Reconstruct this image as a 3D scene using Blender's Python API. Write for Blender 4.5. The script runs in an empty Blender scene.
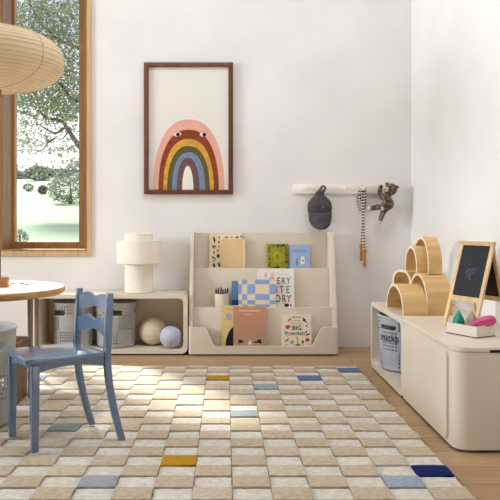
import bpy, bmesh, math, random
from mathutils import Vector, Matrix
random.seed(7)
PI = math.pi
sc = bpy.context.scene
COL = sc.collection
F, H, CX, CY = 665.0, 0.946, 225.0, 220.0


def at(px, py, Y):
    """world point seen at a photo position, at distance Y from the camera"""
    return Vector(((px - CX) * Y / F, Y, H - (py - CY) * Y / F))


# ------------------------------------------------------------------ materials
def srgb(r, g, b):
    def c(v):
        v /= 255.0
        return v / 12.92 if v <= .04045 else ((v + .055) / 1.055) ** 2.4
    return (c(r), c(g), c(b), 1)


def mat(name, rgb, rough=.6, var=.06, vscale=8, bump=0, bscale=60, stretch=(1, 1, 1),
        spec=.3, dark=None, metallic=0, detail=3):
    m = bpy.data.materials.new(name)
    m.use_nodes = True
    nt = m.node_tree
    N, L = nt.nodes, nt.links
    b = N['Principled BSDF']
    b.inputs['Roughness'].default_value = rough
    b.inputs['Specular IOR Level'].default_value = spec
    b.inputs['Metallic'].default_value = metallic
    c = srgb(*rgb)
    tc = N.new('ShaderNodeTexCoord')
    mp = N.new('ShaderNodeMapping')
    mp.inputs['Scale'].default_value = stretch
    L.new(tc.outputs['Object'], mp.inputs[0])
    nz = N.new('ShaderNodeTexNoise')
    nz.inputs['Scale'].default_value = vscale
    nz.inputs['Detail'].default_value = detail
    L.new(mp.outputs[0], nz.inputs['Vector'])
    rp = N.new('ShaderNodeValToRGB')
    d = srgb(*dark) if dark else tuple(max(0, x * (1 - var * 2.2)) for x in c[:3]) + (1,)
    l = c if dark else tuple(min(1, x * (1 + var)) for x in c[:3]) + (1,)
    rp.color_ramp.elements[0].position = .32
    rp.color_ramp.elements[1].position = .68
    rp.color_ramp.elements[0].color = d
    rp.color_ramp.elements[1].color = l
    L.new(nz.outputs[0], rp.inputs[0])
    L.new(rp.outputs[0], b.inputs['Base Color'])
    if bump:
        n2 = N.new('ShaderNodeTexNoise')
        n2.inputs['Scale'].default_value = bscale
        n2.inputs['Detail'].default_value = 3
        L.new(mp.outputs[0], n2.inputs['Vector'])
        bp = N.new('ShaderNodeBump')
        bp.inputs['Strength'].default_value = bump
        bp.inputs['Distance'].default_value = .01
        L.new(n2.outputs[0], bp.inputs['Height'])
        L.new(bp.outputs[0], b.inputs['Normal'])
    return m


M = {}
M['plaster'] = mat('limewash_plaster', (233, 230, 228), .9, .03, 1.6, .08, 14, detail=6)
M['bounce_cut_wall'] = mat('bounce_cut_dark', (84, 78, 72), .9, .02)  # unseen front wall, toned dark to cut bounce light on the cabinet end
M['ceiling'] = mat('ceiling_paint', (214, 210, 204), .9, .01)
M['lacquer'] = mat('stone_lacquer', (222, 211, 194), .33, .012, 3, spec=.4)
M['lacquer_in'] = mat('stone_lacquer_inside', (216, 204, 186), .5, .012, 3)
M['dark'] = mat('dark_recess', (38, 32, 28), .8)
M['oak'] = mat('window_oak', (160, 121, 80), .5, .12, 6, .1, 40, (6, 6, .5))
M['oak_shaded'] = mat('mullion_oak_shaded', (140, 102, 64), .5, .12, 6, .1, 40, (6, 6, .5))  # window oak darkened, so the mullion's shade is put into its colour
M['oak_light'] = mat('casing_oak', (202, 172, 130), .5, .08, 6, .1, 40, (6, 6, .5))
M['ply'] = mat('birch_ply', (217, 178, 122), .45, .07, 5, 0, 40, (.6, 5, 5))
M['ply_edge'] = mat('ply_edge', (242, 228, 198), .5, .03, 30, 0, 40)
M['pine'] = mat('pine', (226, 195, 150), .5, .08, 9, 0, 40, (4, 4, .7))
M['walnut'] = mat('walnut_frame', (110, 66, 48), .5, .12, 10, .05, 60, (4, 4, 1))
M['table_edge'] = mat('table_edge_oak', (190, 146, 98), .5, .12, 7, 0, 40, (2, 2, 9))
M['table_top'] = mat('white_laminate', (243, 238, 230), .35, .01)
M['stool'] = mat('stool_wood', (122, 92, 66), .55, .14, 8, 0, 40, (6, 6, .7))
M['table_leg'] = mat('table_leg_wood', (142, 126, 108), .5, .08, 8, 0, 40, (6, 6, .7))
M['blue'] = mat('blue_lacquer', (84, 114, 148), .2, .02, 4, spec=.6)
M['cream_linen'] = mat('cream_linen', (244, 238, 225), .8, .02, 60, .15, 300)
M['white_paint'] = mat('white_paint', (240, 232, 224), .45, .01)
M['charcoal'] = mat('charcoal_cotton', (82, 77, 79), .85, .14, 25, .4, 220)
M['charcoal_l'] = mat('charcoal_seam', (92, 90, 96), .85, .08, 25)
M['handle_wood'] = mat('handle_wood', (190, 132, 56), .4, .12, 30, 0, 40, (4, 4, 1))
M['fur'] = mat('mottled_fur', (160, 140, 122), .95, .2, 48, 1, 140, dark=(34, 25, 21), detail=5)
M['fur_cream'] = mat('cream_fur', (222, 202, 176), .95, .08, 60, .6, 140)
M['black'] = mat('black_bead', (18, 16, 16), .3)
M['felt_dark'] = mat('pencil_dark', (46, 34, 28), .6, .2, 40)
M['cup'] = mat('cup_ceramic', (226, 214, 198), .4, .03, 20)
M['ball_wood'] = mat('ball_beige', (222, 204, 174), .5, .06, 4, 0, 40, (1, 1, 9))
M['ball_blue'] = mat('ball_grey_blue', (186, 194, 214), .5, .02, 8)
M['tray'] = mat('tray_white', (226, 214, 202), .5, .02)
M['teal'] = mat('teal_cotton', (56, 158, 138), .8, .08, 40, .2, 200)
M['taupe'] = mat('taupe_cotton', (176, 154, 142), .8, .08, 40, .2, 200)
M['pink'] = mat('pink_cotton', (206, 84, 132), .8, .08, 40, .2, 200)
M['mauve'] = mat('mauve_cotton', (128, 92, 140), .8, .08, 40, .2, 200)
M['chalkboard'] = mat('chalkboard', (36, 39, 43), .65, .1, 14)
M['chalk'] = mat('chalk', (108, 116, 124), .95, .12, 90)
M['board_back'] = mat('chalkboard_brown', (58, 42, 32), .8, .1, 14)
M['paper'] = mat('book_pages', (238, 230, 214), .9, .02, 100)
M['mat_board'] = mat('art_paper', (228, 224, 217), .9, .01, 3)
M['seam'] = mat('lantern_rib', (206, 178, 138), .7, .06)
M['olive_piece'] = mat('olive_piece', (116, 122, 58), .5, .1, 40)
M['yellow_piece'] = mat('yellow_piece', (196, 178, 88), .5, .1, 40)
M['block_wood'] = mat('block_wood', (170, 122, 76), .55, .12, 14, 0, 40, (1, 4, 6))
M['dark_red'] = mat('dark_red', (74, 30, 24), .4, .06)
M['metal_pin'] = mat('silver_metal', (200, 198, 196), .3, .02, metallic=.7)
M['bark'] = mat('bark', (96, 84, 82), .9, .2, 14, .6, 40)

# floor of wide oak boards
m = M['floor'] = mat('oak_boards', (186, 140, 96), .5)
nt = m.node_tree
N, L = nt.nodes, nt.links
b = N['Principled BSDF']
tc = N.new('ShaderNodeTexCoord')
br = N.new('ShaderNodeTexBrick')
br.inputs['Color1'].default_value = srgb(184, 152, 116)
br.inputs['Color2'].default_value = srgb(170, 138, 104)
br.inputs['Mortar'].default_value = srgb(116, 82, 54)
br.inputs['Scale'].default_value = 1
br.inputs['Mortar Size'].default_value = .002
br.inputs['Brick Width'].default_value = 1.7
br.inputs['Row Height'].default_value = .17
L.new(tc.outputs['Object'], br.inputs[0])
mp = N.new('ShaderNodeMapping')
mp.inputs['Scale'].default_value = (1.2, 14, 1)
L.new(tc.outputs['Object'], mp.inputs[0])
nz = N.new('ShaderNodeTexNoise')
nz.inputs['Scale'].default_value = 3
nz.inputs['Detail'].default_value = 6
L.new(mp.outputs[0], nz.inputs[0])
mx = N.new('ShaderNodeMix')
mx.data_type = 'RGBA'
mx.blend_type = 'MULTIPLY'
mx.inputs[0].default_value = .5
rp = N.new('ShaderNodeValToRGB')
rp.color_ramp.elements[0].position = .3
rp.color_ramp.elements[0].color = (.62, .58, .54, 1)
rp.color_ramp.elements[1].position = .7
rp.color_ramp.elements[1].color = (1, 1, 1, 1)
L.new(nz.outputs[0], rp.inputs[0])
L.new(br.outputs[0], mx.inputs[6])
L.new(rp.outputs[0], mx.inputs[7])
L.new(mx.outputs[2], b.inputs['Base Color'])


def pile(name, rgb, var=.08):
    return mat(name, rgb, .98, var, 42, .9, 260, (1, 1.6, 1), spec=.05, detail=4)


RUG = [pile('pile_cream', (238, 231, 219)), pile('pile_ivory', (241, 235, 225)), pile('pile_tan', (216, 198, 172)),
       pile('pile_sand', (223, 208, 185)), pile('pile_mustard', (205, 156, 50)), pile('pile_denim', (112, 134, 172)),
       pile('pile_sky', (172, 188, 200)), pile('pile_sage', (172, 188, 184)), pile('pile_navy', (32, 50, 104)),
       pile('pile_lilac', (182, 180, 188)), pile('pile_butter', (232, 216, 170)), pile('pile_backing', (132, 106, 78))]

# basket plastic with patches of square holes
def basket_mat(name, rgb):
    m = mat(name, rgb, .55, .03, 12)
    nt = m.node_tree
    N, L = nt.nodes, nt.links
    out = N['Material Output']
    b = N['Principled BSDF']
    uv = N.new('ShaderNodeUVMap')
    sep = N.new('ShaderNodeSeparateXYZ')
    L.new(uv.outputs[0], sep.inputs[0])

    def mth(op, a, bb):
        n = N.new('ShaderNodeMath')
        n.operation = op
        for i, v in enumerate((a, bb)):
            if v is None:
                continue
            if hasattr(v, 'links'):
                L.new(v, n.inputs[i])
            else:
                n.inputs[i].default_value = v
        return n.outputs[0]
    u, v = sep.outputs[0], sep.outputs[1]
    S = 50.0      # holes per metre of wall
    def hole(s, lim):
        fu = mth('ABSOLUTE', mth('SUBTRACT', mth('FRACT', mth('MULTIPLY', u, s), None), .5), None)
        fv = mth('ABSOLUTE', mth('SUBTRACT', mth('FRACT', mth('MULTIPLY', v, s), None), .5), None)
        return mth('LESS_THAN', mth('MAXIMUM', fu, fv), lim)
    big, small = hole(S, .31), hole(S * 1.5, .2)
    cu = mth('FLOOR', mth('MULTIPLY', u, S / 6), None)
    cv = mth('FLOOR', mth('MULTIPLY', v, S / 6), None)
    par = mth('FLOORED_MODULO', mth('ADD', cu, cv), 2)
    inside = mth('MULTIPLY', mth('GREATER_THAN', v, .02), mth('LESS_THAN', v, 6 / S * 3 - .003))
    h = mth('MULTIPLY', inside, mth('ADD', mth('MULTIPLY', par, big), mth('MULTIPLY', mth('SUBTRACT', 1, par), small)))
    tr = N.new('ShaderNodeBsdfTransparent')
    ms = N.new('ShaderNodeMixShader')
    L.new(h, ms.inputs[0])
    L.new(b.outputs[0], ms.inputs[1])
    L.new(tr.outputs[0], ms.inputs[2])
    L.new(ms.outputs[0], out.inputs[0])
    return m


M['basket_grey'] = basket_mat('basket_warm_grey', (176, 174, 171))
M['basket_blue'] = basket_mat('basket_blue_grey', (188, 194, 206))
M['basket_in'] = mat('basket_lining', (128, 122, 120), .7, .03, 12)

# paper lantern
m = M['lantern'] = mat('lantern_paper', (232, 216, 188), .8, .05, 7)
nt = m.node_tree
N, L = nt.nodes, nt.links
b = N['Principled BSDF']
tl = N.new('ShaderNodeBsdfTranslucent')
tl.inputs[0].default_value = srgb(238, 222, 192)
ms = N.new('ShaderNodeMixShader')
ms.inputs[0].default_value = .4
L.new(b.outputs[0], ms.inputs[1])
L.new(tl.outputs[0], ms.inputs[2])
L.new(ms.outputs[0], N['Material Output'].inputs[0])

# window glass
m = M['glass'] = bpy.data.materials.new('window_glass')
m.use_nodes = True
nt = m.node_tree
N, L = nt.nodes, nt.links
N.remove(N['Principled BSDF'])
tr = N.new('ShaderNodeBsdfTransparent')
tr.inputs[0].default_value = (.97, .98, .98, 1)
gl = N.new('ShaderNodeBsdfGlossy')
gl.inputs[1].default_value = .02
ms = N.new('ShaderNodeMixShader')
ms.inputs[0].default_value = .04
L.new(tr.outputs[0], ms.inputs[1])
L.new(gl.outputs[0], ms.inputs[2])
L.new(ms.outputs[0], N['Material Output'].inputs[0])


def leafmat(name, rgb, dark):
    m = mat(name, rgb, .7, .1, 1.2, dark=dark)
    nt = m.node_tree
    N, L = nt.nodes, nt.links
    tl = N.new('ShaderNodeBsdfTranslucent')
    tl.inputs[0].default_value = srgb(*rgb)
    ms = N.new('ShaderNodeMixShader')
    ms.inputs[0].default_value = .35
    L.new(N['Principled BSDF'].outputs[0], ms.inputs[1])
    L.new(tl.outputs[0], ms.inputs[2])
    L.new(ms.outputs[0], N['Material Output'].inputs[0])
    return m


M['leaf_a'] = leafmat('leaf_yellow_green', (176, 182, 104), (126, 140, 74))
M['leaf_b'] = leafmat('leaf_grey_green', (140, 148, 136), (98, 106, 98))
M['leaf_c'] = leafmat('leaf_dusty', (134, 138, 118), (96, 102, 88))
M['leaf_d'] = leafmat('leaf_brown', (132, 122, 102), (98, 90, 76))
M['meadow'] = mat('meadow_grass', (168, 186, 152), .95, .1, .6, .3, 6, dark=(146, 166, 132), detail=6)


# ------------------------------------------------------------------ mesh helpers
def box(bm, x0, x1, y0, y1, z0, z1):
    r = bmesh.ops.create_cube(bm, size=1, matrix=Matrix.Translation(((x0 + x1) / 2, (y0 + y1) / 2, (z0 + z1) / 2)) @
                              Matrix.Diagonal((x1 - x0, y1 - y0, z1 - z0, 1)))
    return r['verts']


def bev(bm, w, seg=2):
    bmesh.ops.bevel(bm, geom=bm.edges[:], offset=w, segments=seg, affect='EDGES', profile=.5, clamp_overlap=True)


def mapax(ax, p, t):
    return {'x': (t, p[0], p[1]), 'y': (p[0], t, p[1]), 'z': (p[0], p[1], t)}[ax]


def prism(bm, pts, ax, a, b):
    """polygon in the two other axes, extruded along ax from a to b"""
    va = [bm.verts.new(mapax(ax, p, a)) for p in pts]
    vb = [bm.verts.new(mapax(ax, p, b)) for p in pts]
    n = len(pts)
    bm.faces.new(va)
    bm.faces.new(vb[::-1])
    for i in range(n):
        j = (i + 1) % n
        bm.faces.new((va[j], va[i], vb[i], vb[j]))


def ring(bm, outer, inner, ax, a, b):
    n = len(outer)
    L4 = [[bm.verts.new(mapax(ax, p, t)) for p in loop] for loop in (outer, inner) for t in (a, b)]
    oa, ob, ia, ib = L4
    for i in range(n):
        j = (i + 1) % n
        bm.faces.new((oa[i], oa[j], ia[j], ia[i]))
        bm.faces.new((ob[j], ob[i], ib[i], ib[j]))
        bm.faces.new((oa[j], oa[i], ob[i], ob[j]))
        bm.faces.new((ia[i], ia[j], ib[j], ib[i]))


def rrect(x0, x1, z0, z1, r, n=7):
    if not hasattr(r, '__len__'):
        r = (r,) * 4
    pts = []
    for (cx, cz, a0), q in zip(((x1, z1, 0), (x0, z1, 90), (x0, z0, 180), (x1, z0, 270)), r):
        sx, sz = (1 if cx == x1 else -1), (1 if cz == z1 else -1)
        for k in range(n + 1):
            a = math.radians(a0 + 90 * k / n)
            pts.append((cx - sx * q + q * math.cos(a), cz - sz * q + q * math.sin(a)))
    return pts


def lathe(bm, prof, seg=32, c=(0, 0, 0), axis='z', cap=True):
    rings = []
    for r, z in prof:
        vs = []
        for k in range(seg):
            a = 2 * PI * k / seg
            p = (r * math.cos(a), r * math.sin(a), z)
            if axis == 'y':
                p = (p[0], p[2], p[1])
            elif axis == 'x':
                p = (p[2], p[0], p[1])
            vs.append(bm.verts.new((p[0] + c[0], p[1] + c[1], p[2] + c[2])))
        rings.append(vs)
    for A, B in zip(rings, rings[1:]):
        for k in range(seg):
            j = (k + 1) % seg
            bm.faces.new((A[k], A[j], B[j], B[k]))
    if cap:
        bm.faces.new(rings[0][::-1])
        bm.faces.new(rings[-1])


def tube(bm, pts, r, seg=8, closed=False, uv=False):
    pts = [Vector(p) for p in pts]
    n = len(pts)
    rs = r if hasattr(r, '__len__') else [r] * n
    rings = []
    up = Vector((0, 0, 1))
    s = [0]
    for a, b in zip(pts, pts[1:]):
        s.append(s[-1] + (b - a).length)
    for i, p in enumerate(pts):
        if closed:
            t = pts[(i + 1) % n] - pts[i - 1]
        else:
            t = pts[min(i + 1, n - 1)] - pts[max(i - 1, 0)]
        t.normalize()
        a = t.cross(up)
        if a.length < .1:
            a = t.cross(Vector((0, 1, 0)))
        a.normalize()
        if i and a.dot(prev) < 0:
            a = -a
        prev = a
        b_ = t.cross(a)
        rings.append([bm.verts.new(p + (a * math.cos(2 * PI * k / seg) + b_ * math.sin(2 * PI * k / seg)) * rs[i])
                      for k in range(seg)])
    lay = bm.loops.layers.uv.verify() if uv else None
    rng = range(n) if closed else range(n - 1)
    for i in rng:
        A, B = rings[i], rings[(i + 1) % n]
        for k in range(seg):
            j = (k + 1) % seg
            f = bm.faces.new((A[k], A[j], B[j], B[k]))
            if uv:
                for lp, q in zip(f.loops, ((k, i), (k + 1, i), (k + 1, i + 1), (k, i + 1))):
                    lp[lay].uv = (q[0] / seg, s[min(q[1], n - 1)])
    if not closed:
        bm.faces.new(rings[0][::-1])
        bm.faces.new(rings[-1])


def smoothpts(pts, n=8):
    """Catmull-Rom through the points"""
    P = [Vector(p) for p in pts]
    P = [P[0] * 2 - P[1]] + P + [P[-1] * 2 - P[-2]]
    out = []
    for i in range(1, len(P) - 2):
        p0, p1, p2, p3 = P[i - 1:i + 3]
        for k in range(n):
            t = k / n
            out.append(.5 * ((2 * p1) + (p2 - p0) * t + (2 * p0 - 5 * p1 + 4 * p2 - p3) * t * t + (3 * p1 - p0 - 3 * p2 + p3) * t ** 3))
    out.append(P[-2])
    return out


def ball(bm, c, r, u=24, v=16):
    if not hasattr(r, '__len__'):
        r = (r, r, r)
    bmesh.ops.create_uvsphere(bm, u_segments=u, v_segments=v, radius=1,
                              matrix=Matrix.Translation(c) @ Matrix.Diagonal((*r, 1)))


def ell(cx, cz, rx, rz, n=20, rot=0):
    return [(cx + rx * math.cos(2 * PI * k / n) * math.cos(rot) - rz * math.sin(2 * PI * k / n) * math.sin(rot),
             cz + rx * math.cos(2 * PI * k / n) * math.sin(rot) + rz * math.sin(2 * PI * k / n) * math.cos(rot)) for k in range(n)]


def obj(name, bm, material, parent=None, loc=(0, 0, 0), ang=35, recalc=True):
    me = bpy.data.meshes.new(name)
    if recalc:
        bmesh.ops.recalc_face_normals(bm, faces=bm.faces[:])
    bm.to_mesh(me)
    bm.free()
    for q in (material if isinstance(material, list) else [material]):
        me.materials.append(q)
    me.shade_smooth()
    me.set_sharp_from_angle(angle=math.radians(ang))
    o = bpy.data.objects.new(name, me)
    COL.objects.link(o)
    o.location = loc
    if parent:
        o.parent = parent
    return o


def B():
    return bmesh.new()


def tag(o, label, cat, group=None):
    o['label'] = label
    o['category'] = cat
    if group:
        o['group'] = group
    return o


def thing(name, label, cat, loc=(0, 0, 0), rz=0, group=None):
    o = bpy.data.objects.new(name, None)
    COL.objects.link(o)
    o.empty_display_size = .05
    o.location = loc
    o.rotation_euler = (0, 0, rz)
    return tag(o, label, cat, group)


def struct(name, bm, material, parent=None, loc=(0, 0, 0)):
    o = obj(name, bm, material, parent, loc)
    if parent is None:
        o['kind'] = 'structure'
    return o


def dup(root, label=None, loc=None, rz=None):
    r = root.copy()
    COL.objects.link(r)
    if loc is not None:
        r.location = loc
    if rz is not None:
        r.rotation_euler = (0, 0, rz)
    if label:
        r['label'] = label
    for ch in root.children:
        c = ch.copy()
        COL.objects.link(c)
        c.parent = r
        for g in ch.children:
            d = g.copy()
            COL.objects.link(d)
            d.parent = c
    return r


def text_bm(bm, txt, size, x, z, y, extrude=.0003, align='CENTER', xscale=1.0, bold=.0, fn=None):
    """lettering in the XZ plane facing -Y, centred on (x, z)"""
    cu = bpy.data.curves.new('lettering', 'FONT')
    cu.body = txt
    cu.size = size
    cu.extrude = extrude
    cu.offset = bold
    cu.align_x = align
    cu.align_y = 'CENTER'
    cu.resolution_u = 3
    o = bpy.data.objects.new('lettering', cu)
    COL.objects.link(o)
    dg = bpy.context.evaluated_depsgraph_get()
    me = bpy.data.meshes.new_from_object(o.evaluated_get(dg))
    bpy.data.objects.remove(o)
    bpy.data.curves.remove(cu)
    n0 = len(bm.verts)
    bm.from_mesh(me)
    bpy.data.meshes.remove(me)
    bm.verts.ensure_lookup_table()
    for v in bm.verts[n0:]:
        q = v.co.copy()
        p = Vector((q.x * xscale + x, y - q.z, q.y + z))
        v.co = fn(p) if fn else p


# ------------------------------------------------------------------ the room
DW = 4.95           # back wall
XR = 1.385          # right wall
XL, YF, ZC = -6.5, -1.1, 3.9
WX0, WX1, WZ0, WZ1 = -2.62, -1.024, .713, 2.92      # back window opening
T = .30

bm = B()
box(bm, XL - T, XR + T, YF - T, DW + T, -.12, 0)
struct('floor', bm, M['floor'])
bm = B()
SX0, SX1, SY0, SY1 = -.95, .65, 2.7, 3.6          # unseen roof opening, added to light the rug and bookcase
ring(bm, [(XL - T, YF - T), (XR + T, YF - T), (XR + T, DW + T), (XL - T, DW + T)],
     [(SX0, SY0), (SX1, SY0), (SX1, SY1), (SX0, SY1)], 'z', ZC, ZC + .12)
struct('ceiling', bm, M['ceiling'])
bm = B()
ring(bm, [(SX0 - .05, SY0 - .05), (SX1 + .05, SY0 - .05), (SX1 + .05, SY1 + .05), (SX0 - .05, SY1 + .05)],
     [(SX0 + .02, SY0 + .02), (SX1 - .02, SY0 + .02), (SX1 - .02, SY1 - .02), (SX0 + .02, SY1 - .02)], 'z', ZC - .02, ZC - .0005)
struct('added_roof_frame', bm, M['oak_light'])  # trim around the added roof opening
bm = B()
ring(bm, [(XL - T, 0), (XR + T, 0), (XR + T, ZC), (XL - T, ZC)],
     [(WX0, WZ0), (WX1, WZ0), (WX1, WZ1), (WX0, WZ1)], 'y', DW, DW + T)
struct('wall_back', bm, M['plaster'])
bm = B()
box(bm, XR, XR + T, YF - T, DW, 0, ZC)
struct('wall_right', bm, M['plaster'])
bm = B()
box(bm, XL - T, XR, YF - T, YF, 0, ZC)
struct('wall_front', bm, M['bounce_cut_wall'])
LY0, LY1, LZ0, LZ1 = 1.0, 3.4, 1.2, 2.9            # big window in the left wall, beside the table
bm = B()
ring(bm, [(YF, 0), (DW, 0), (DW, ZC), (YF, ZC)],
     [(LY0, LZ0), (LY1, LZ0), (LY1, LZ1), (LY0, LZ1)], 'x', XL - T, XL)
struct('wall_left', bm, M['plaster'])

# back window: lining, casing, mullion, sashes, panes
win = bpy.data.objects.new('window_1', None)
COL.objects.link(win)
win['kind'] = 'structure'
yg = DW + .25
bm = B()
t = .012
ring(bm, [(WX0, WZ0), (WX1, WZ0), (WX1, WZ1), (WX0, WZ1)],
     [(WX0 + t, WZ0 + t), (WX1 - t, WZ0 + t), (WX1 - t, WZ1 - t), (WX0 + t, WZ1 - t)], 'y', DW - .012, DW + T)
struct('window_lining', bm, M['oak'], win)
bm = B()
c = .034
ring(bm, [(WX0 - c, WZ0 - c), (WX1 + c, WZ0 - c), (WX1 + c, WZ1 + c), (WX0 - c, WZ1 + c)],
     [(WX0 + .001, WZ0 + .001), (WX1 - .001, WZ0 + .001), (WX1 - .001, WZ1 - .001), (WX0 + .001, WZ1 - .001)], 'y', DW - .016, DW - .0005)
struct('window_casing', bm, M['oak_light'], win)
bm = B()
box(bm, -1.745, -1.651, DW - .012, DW + T - .01, WZ0 + t, WZ1 - t)
struct('window_mullion', bm, M['oak_shaded'], win)
for x0, x1, sl in ((-1.651, WX1 - t, .016), (WX0 + t, -1.745, .08)):
    sr = .098 if x0 > -1.7 else .03
    bm = B()
    ring(bm, [(x0, WZ0 + t), (x1, WZ0 + t), (x1, WZ1 - t), (x0, WZ1 - t)],
         [(x0 + sl, WZ0 + .062), (x1 - sr, WZ0 + .062), (x1 - sr, WZ1 - .08), (x0 + sl, WZ1 - .08)], 'y', yg - .035, yg + .025)
    sash = struct('window_sash', bm, M['oak'], win)
    bm = B()
    box(bm, x0 + sl - .005, x1 - sr + .005, yg - .003, yg + .003, WZ0 + .057, WZ1 - .075)
    struct('window_pane', bm, M['glass'], sash)

# left window (beside the table, outside the frame)
win2 = bpy.data.objects.new('window_2', None)
COL.objects.link(win2)
win2['kind'] = 'structure'
bm = B()
ring(bm, [(LY0 - .04, LZ0 - .04), (LY1 + .04, LZ0 - .04), (LY1 + .04, LZ1 + .04), (LY0 - .04, LZ1 + .04)],
     [(LY0 + .03, LZ0 + .03), (LY1 - .03, LZ0 + .03), (LY1 - .03, LZ1 - .03), (LY0 + .03, LZ1 - .03)], 'x', XL + .0005, XL + .02)
struct('window_casing', bm, M['oak_light'], win2)
bm = B()
ym = (LY0 + LY1) / 2
box(bm, XL - .2, XL - .14, ym - .04, ym + .04, LZ0, LZ1)
struct('window_mullion', bm, M['oak'], win2)
bm = B()
box(bm, XL - .173, XL - .167, LY0, LY1, LZ0, LZ1)
struct('window_pane', bm, M['glass'], win2)

# ------------------------------------------------------------------ rug
RX0, RX1, RY1 = -1.50, .835, 4.2325
RW, RH = .1355, .1035
RA_ = 4.277
NB = 29
C0 = .025
accent = {}


def cell(px, py):
    Y = F * (H - .02) / (py - CY)
    X = (px - CX) * Y / F
    return int(math.floor((X - C0) / RW)), int(math.floor((RA_ - Y) / RH))


for px, py, k in ((216, 376.5, 4), (179, 459, 4), (265, 385.2, 6), (311, 377, 5), (348, 368.3, 5), (243, 412.5, 7), (191, 389.5, 10),
                  (104, 480, 9), (69, 425, 7), (404, 482, 6), (429, 471, 8), (44, 377, 6)):
    accent[cell(px, py)] = k
bm = B()
nsub = 3
c0 = int(math.floor((RX0 - C0) / RW))
c1 = int(math.floor((RX1 - C0) / RW))
base_z = .008
for ci in range(c0, c1 + 1):
    xa, xb = max(RX0, C0 + ci * RW), min(RX1, C0 + (ci + 1) * RW)
    if xb - xa < .02:
        continue
    for r in range(NB):
        tan = (ci + r) % 2 == 0
        y0 = RA_ - (r + 1) * RH
        y1 = min(RY1, RA_ - r * RH)
        k = accent.get((ci, r))
        rr = random.random()
        if k is None:
            if tan:
                k = 2 if rr < .7 else 3
            else:
                k = 0 if rr < .5 else 1
            if r in (8, 11) and rr < .35:
                k = 3
        hz = (.0234 if tan else .0165) + random.uniform(-.0006, .0004)
        j = lambda: random.uniform(-.003, .003)
        nx, ny = 6, 4
        g = .0012
        jl, jr = j(), j()
        grid = []
        for iy in range(ny + 1):
            row = []
            for ix in range(nx + 1):
                u, v = ix / nx, iy / ny
                x = xa + g + (xb - xa - 2 * g) * u
                y = y0 + g + (y1 - y0 - 2 * g) * v
                e = min(u, 1 - u, v, 1 - v) == 0
                z = hz - (.004 if e else 0) + random.uniform(-.0007, .0005)
                if e:
                    x += random.uniform(-.0012, .0012)
                    y += random.uniform(-.0012, .0012)
                row.append(bm.verts.new((x, y, z)))
            grid.append(row)
        for iy in range(ny):
            for ix in range(nx):
                f = bm.faces.new((grid[iy][ix], grid[iy][ix + 1], grid[iy + 1][ix + 1], grid[iy + 1][ix]))
                f.material_index = k
        loop = grid[0][:] + [grid[i][nx] for i in range(1, ny + 1)] + grid[ny][nx - 1::-1] + [grid[i][0] for i in range(ny - 1, 0, -1)]
        low = [bm.verts.new((q.co.x, q.co.y, .002)) for q in loop]
        n = len(loop)
        for i in range(n):
            jx = (i + 1) % n
            f = bm.faces.new((low[i], low[jx], loop[jx], loop[i]))
            f.material_index = k
for q in bm.verts:
    if q.co.z > .004:
        pass
n0 = len(bm.faces)
box(bm, RX0 - .004, RX1 + .004, RA_ - NB * RH - .004, RY1 + .004, .001, base_z)
bm.faces.ensure_lookup_table()
for f in bm.faces[n0:]:
    f.material_index = 11
rug = obj('checkered_rug', bm, RUG, None, ang=60)
tag(rug, 'cream and tan carved checkerboard wool rug with a few blue and mustard tiles', 'rug')


# ------------------------------------------------------------------ low open cubbies
def cubby(name, label, w, d, h, loc, rz, group=None):
    t = thing(name, label, 'storage cubby', loc, rz, group)
    th, z0 = .03, .012
    bm = B()
    outer = rrect(-w / 2, w / 2, z0, h, .042)
    inner = rrect(-w / 2 + th, w / 2 - th, z0 + th, h - th, .034)
    ring(bm, outer, inner, 'y', 0, d)
    ee = [e for e in bm.edges if abs(e.verts[0].co.y) < 1e-6 and abs(e.verts[1].co.y) < 1e-6 and
          len([f for f in e.link_faces if abs(f.normal.y) < .5]) >= 0]
    obj('carcass', bm, M['lacquer'], t)
    bm = B()
    prism(bm, rrect(-w / 2 + th - .004, w / 2 - th + .004, z0 + th - .004, h - th + .004, .034), 'y', d - .02, d - .006)
    obj('back_panel', bm, M['lacquer_in'], t)
    bm = B()
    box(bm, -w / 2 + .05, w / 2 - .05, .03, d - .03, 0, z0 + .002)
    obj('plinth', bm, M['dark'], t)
    return t


CYF = 4.64
cubby('open_cubby', 'low cream open cubby against the back wall, under the table lamp', 1.072, .305, .428, (-.797, CYF, 0), 0, 'open cubbies')
RCX = .934
cubby('open_cubby', 'low cream open cubby against the right wall, holding the lettered basket', 4.256 - 3.497, .44, .428,
      (RCX, (4.256 + 3.497) / 2, 0), -PI / 2, 'open cubbies')

# ------------------------------------------------------------------ closed cabinet
cab = thing('storage_cabinet', 'low cream closed cabinet with rounded corner, beside the open cubby on the right wall', 'cabinet', (RCX, 2.695, 0))
cl, cd = 3.49 - 2.695, .445


def plan(e=0, r=.058):
    return [(cd, -e), (cd, cl)] + [(0 - e, cl)] + \
        [(r - (r + e) * math.cos(a), r - (r + e) * math.sin(a)) for a in [PI / 2 * k / 9 for k in range(10)]]


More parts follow.
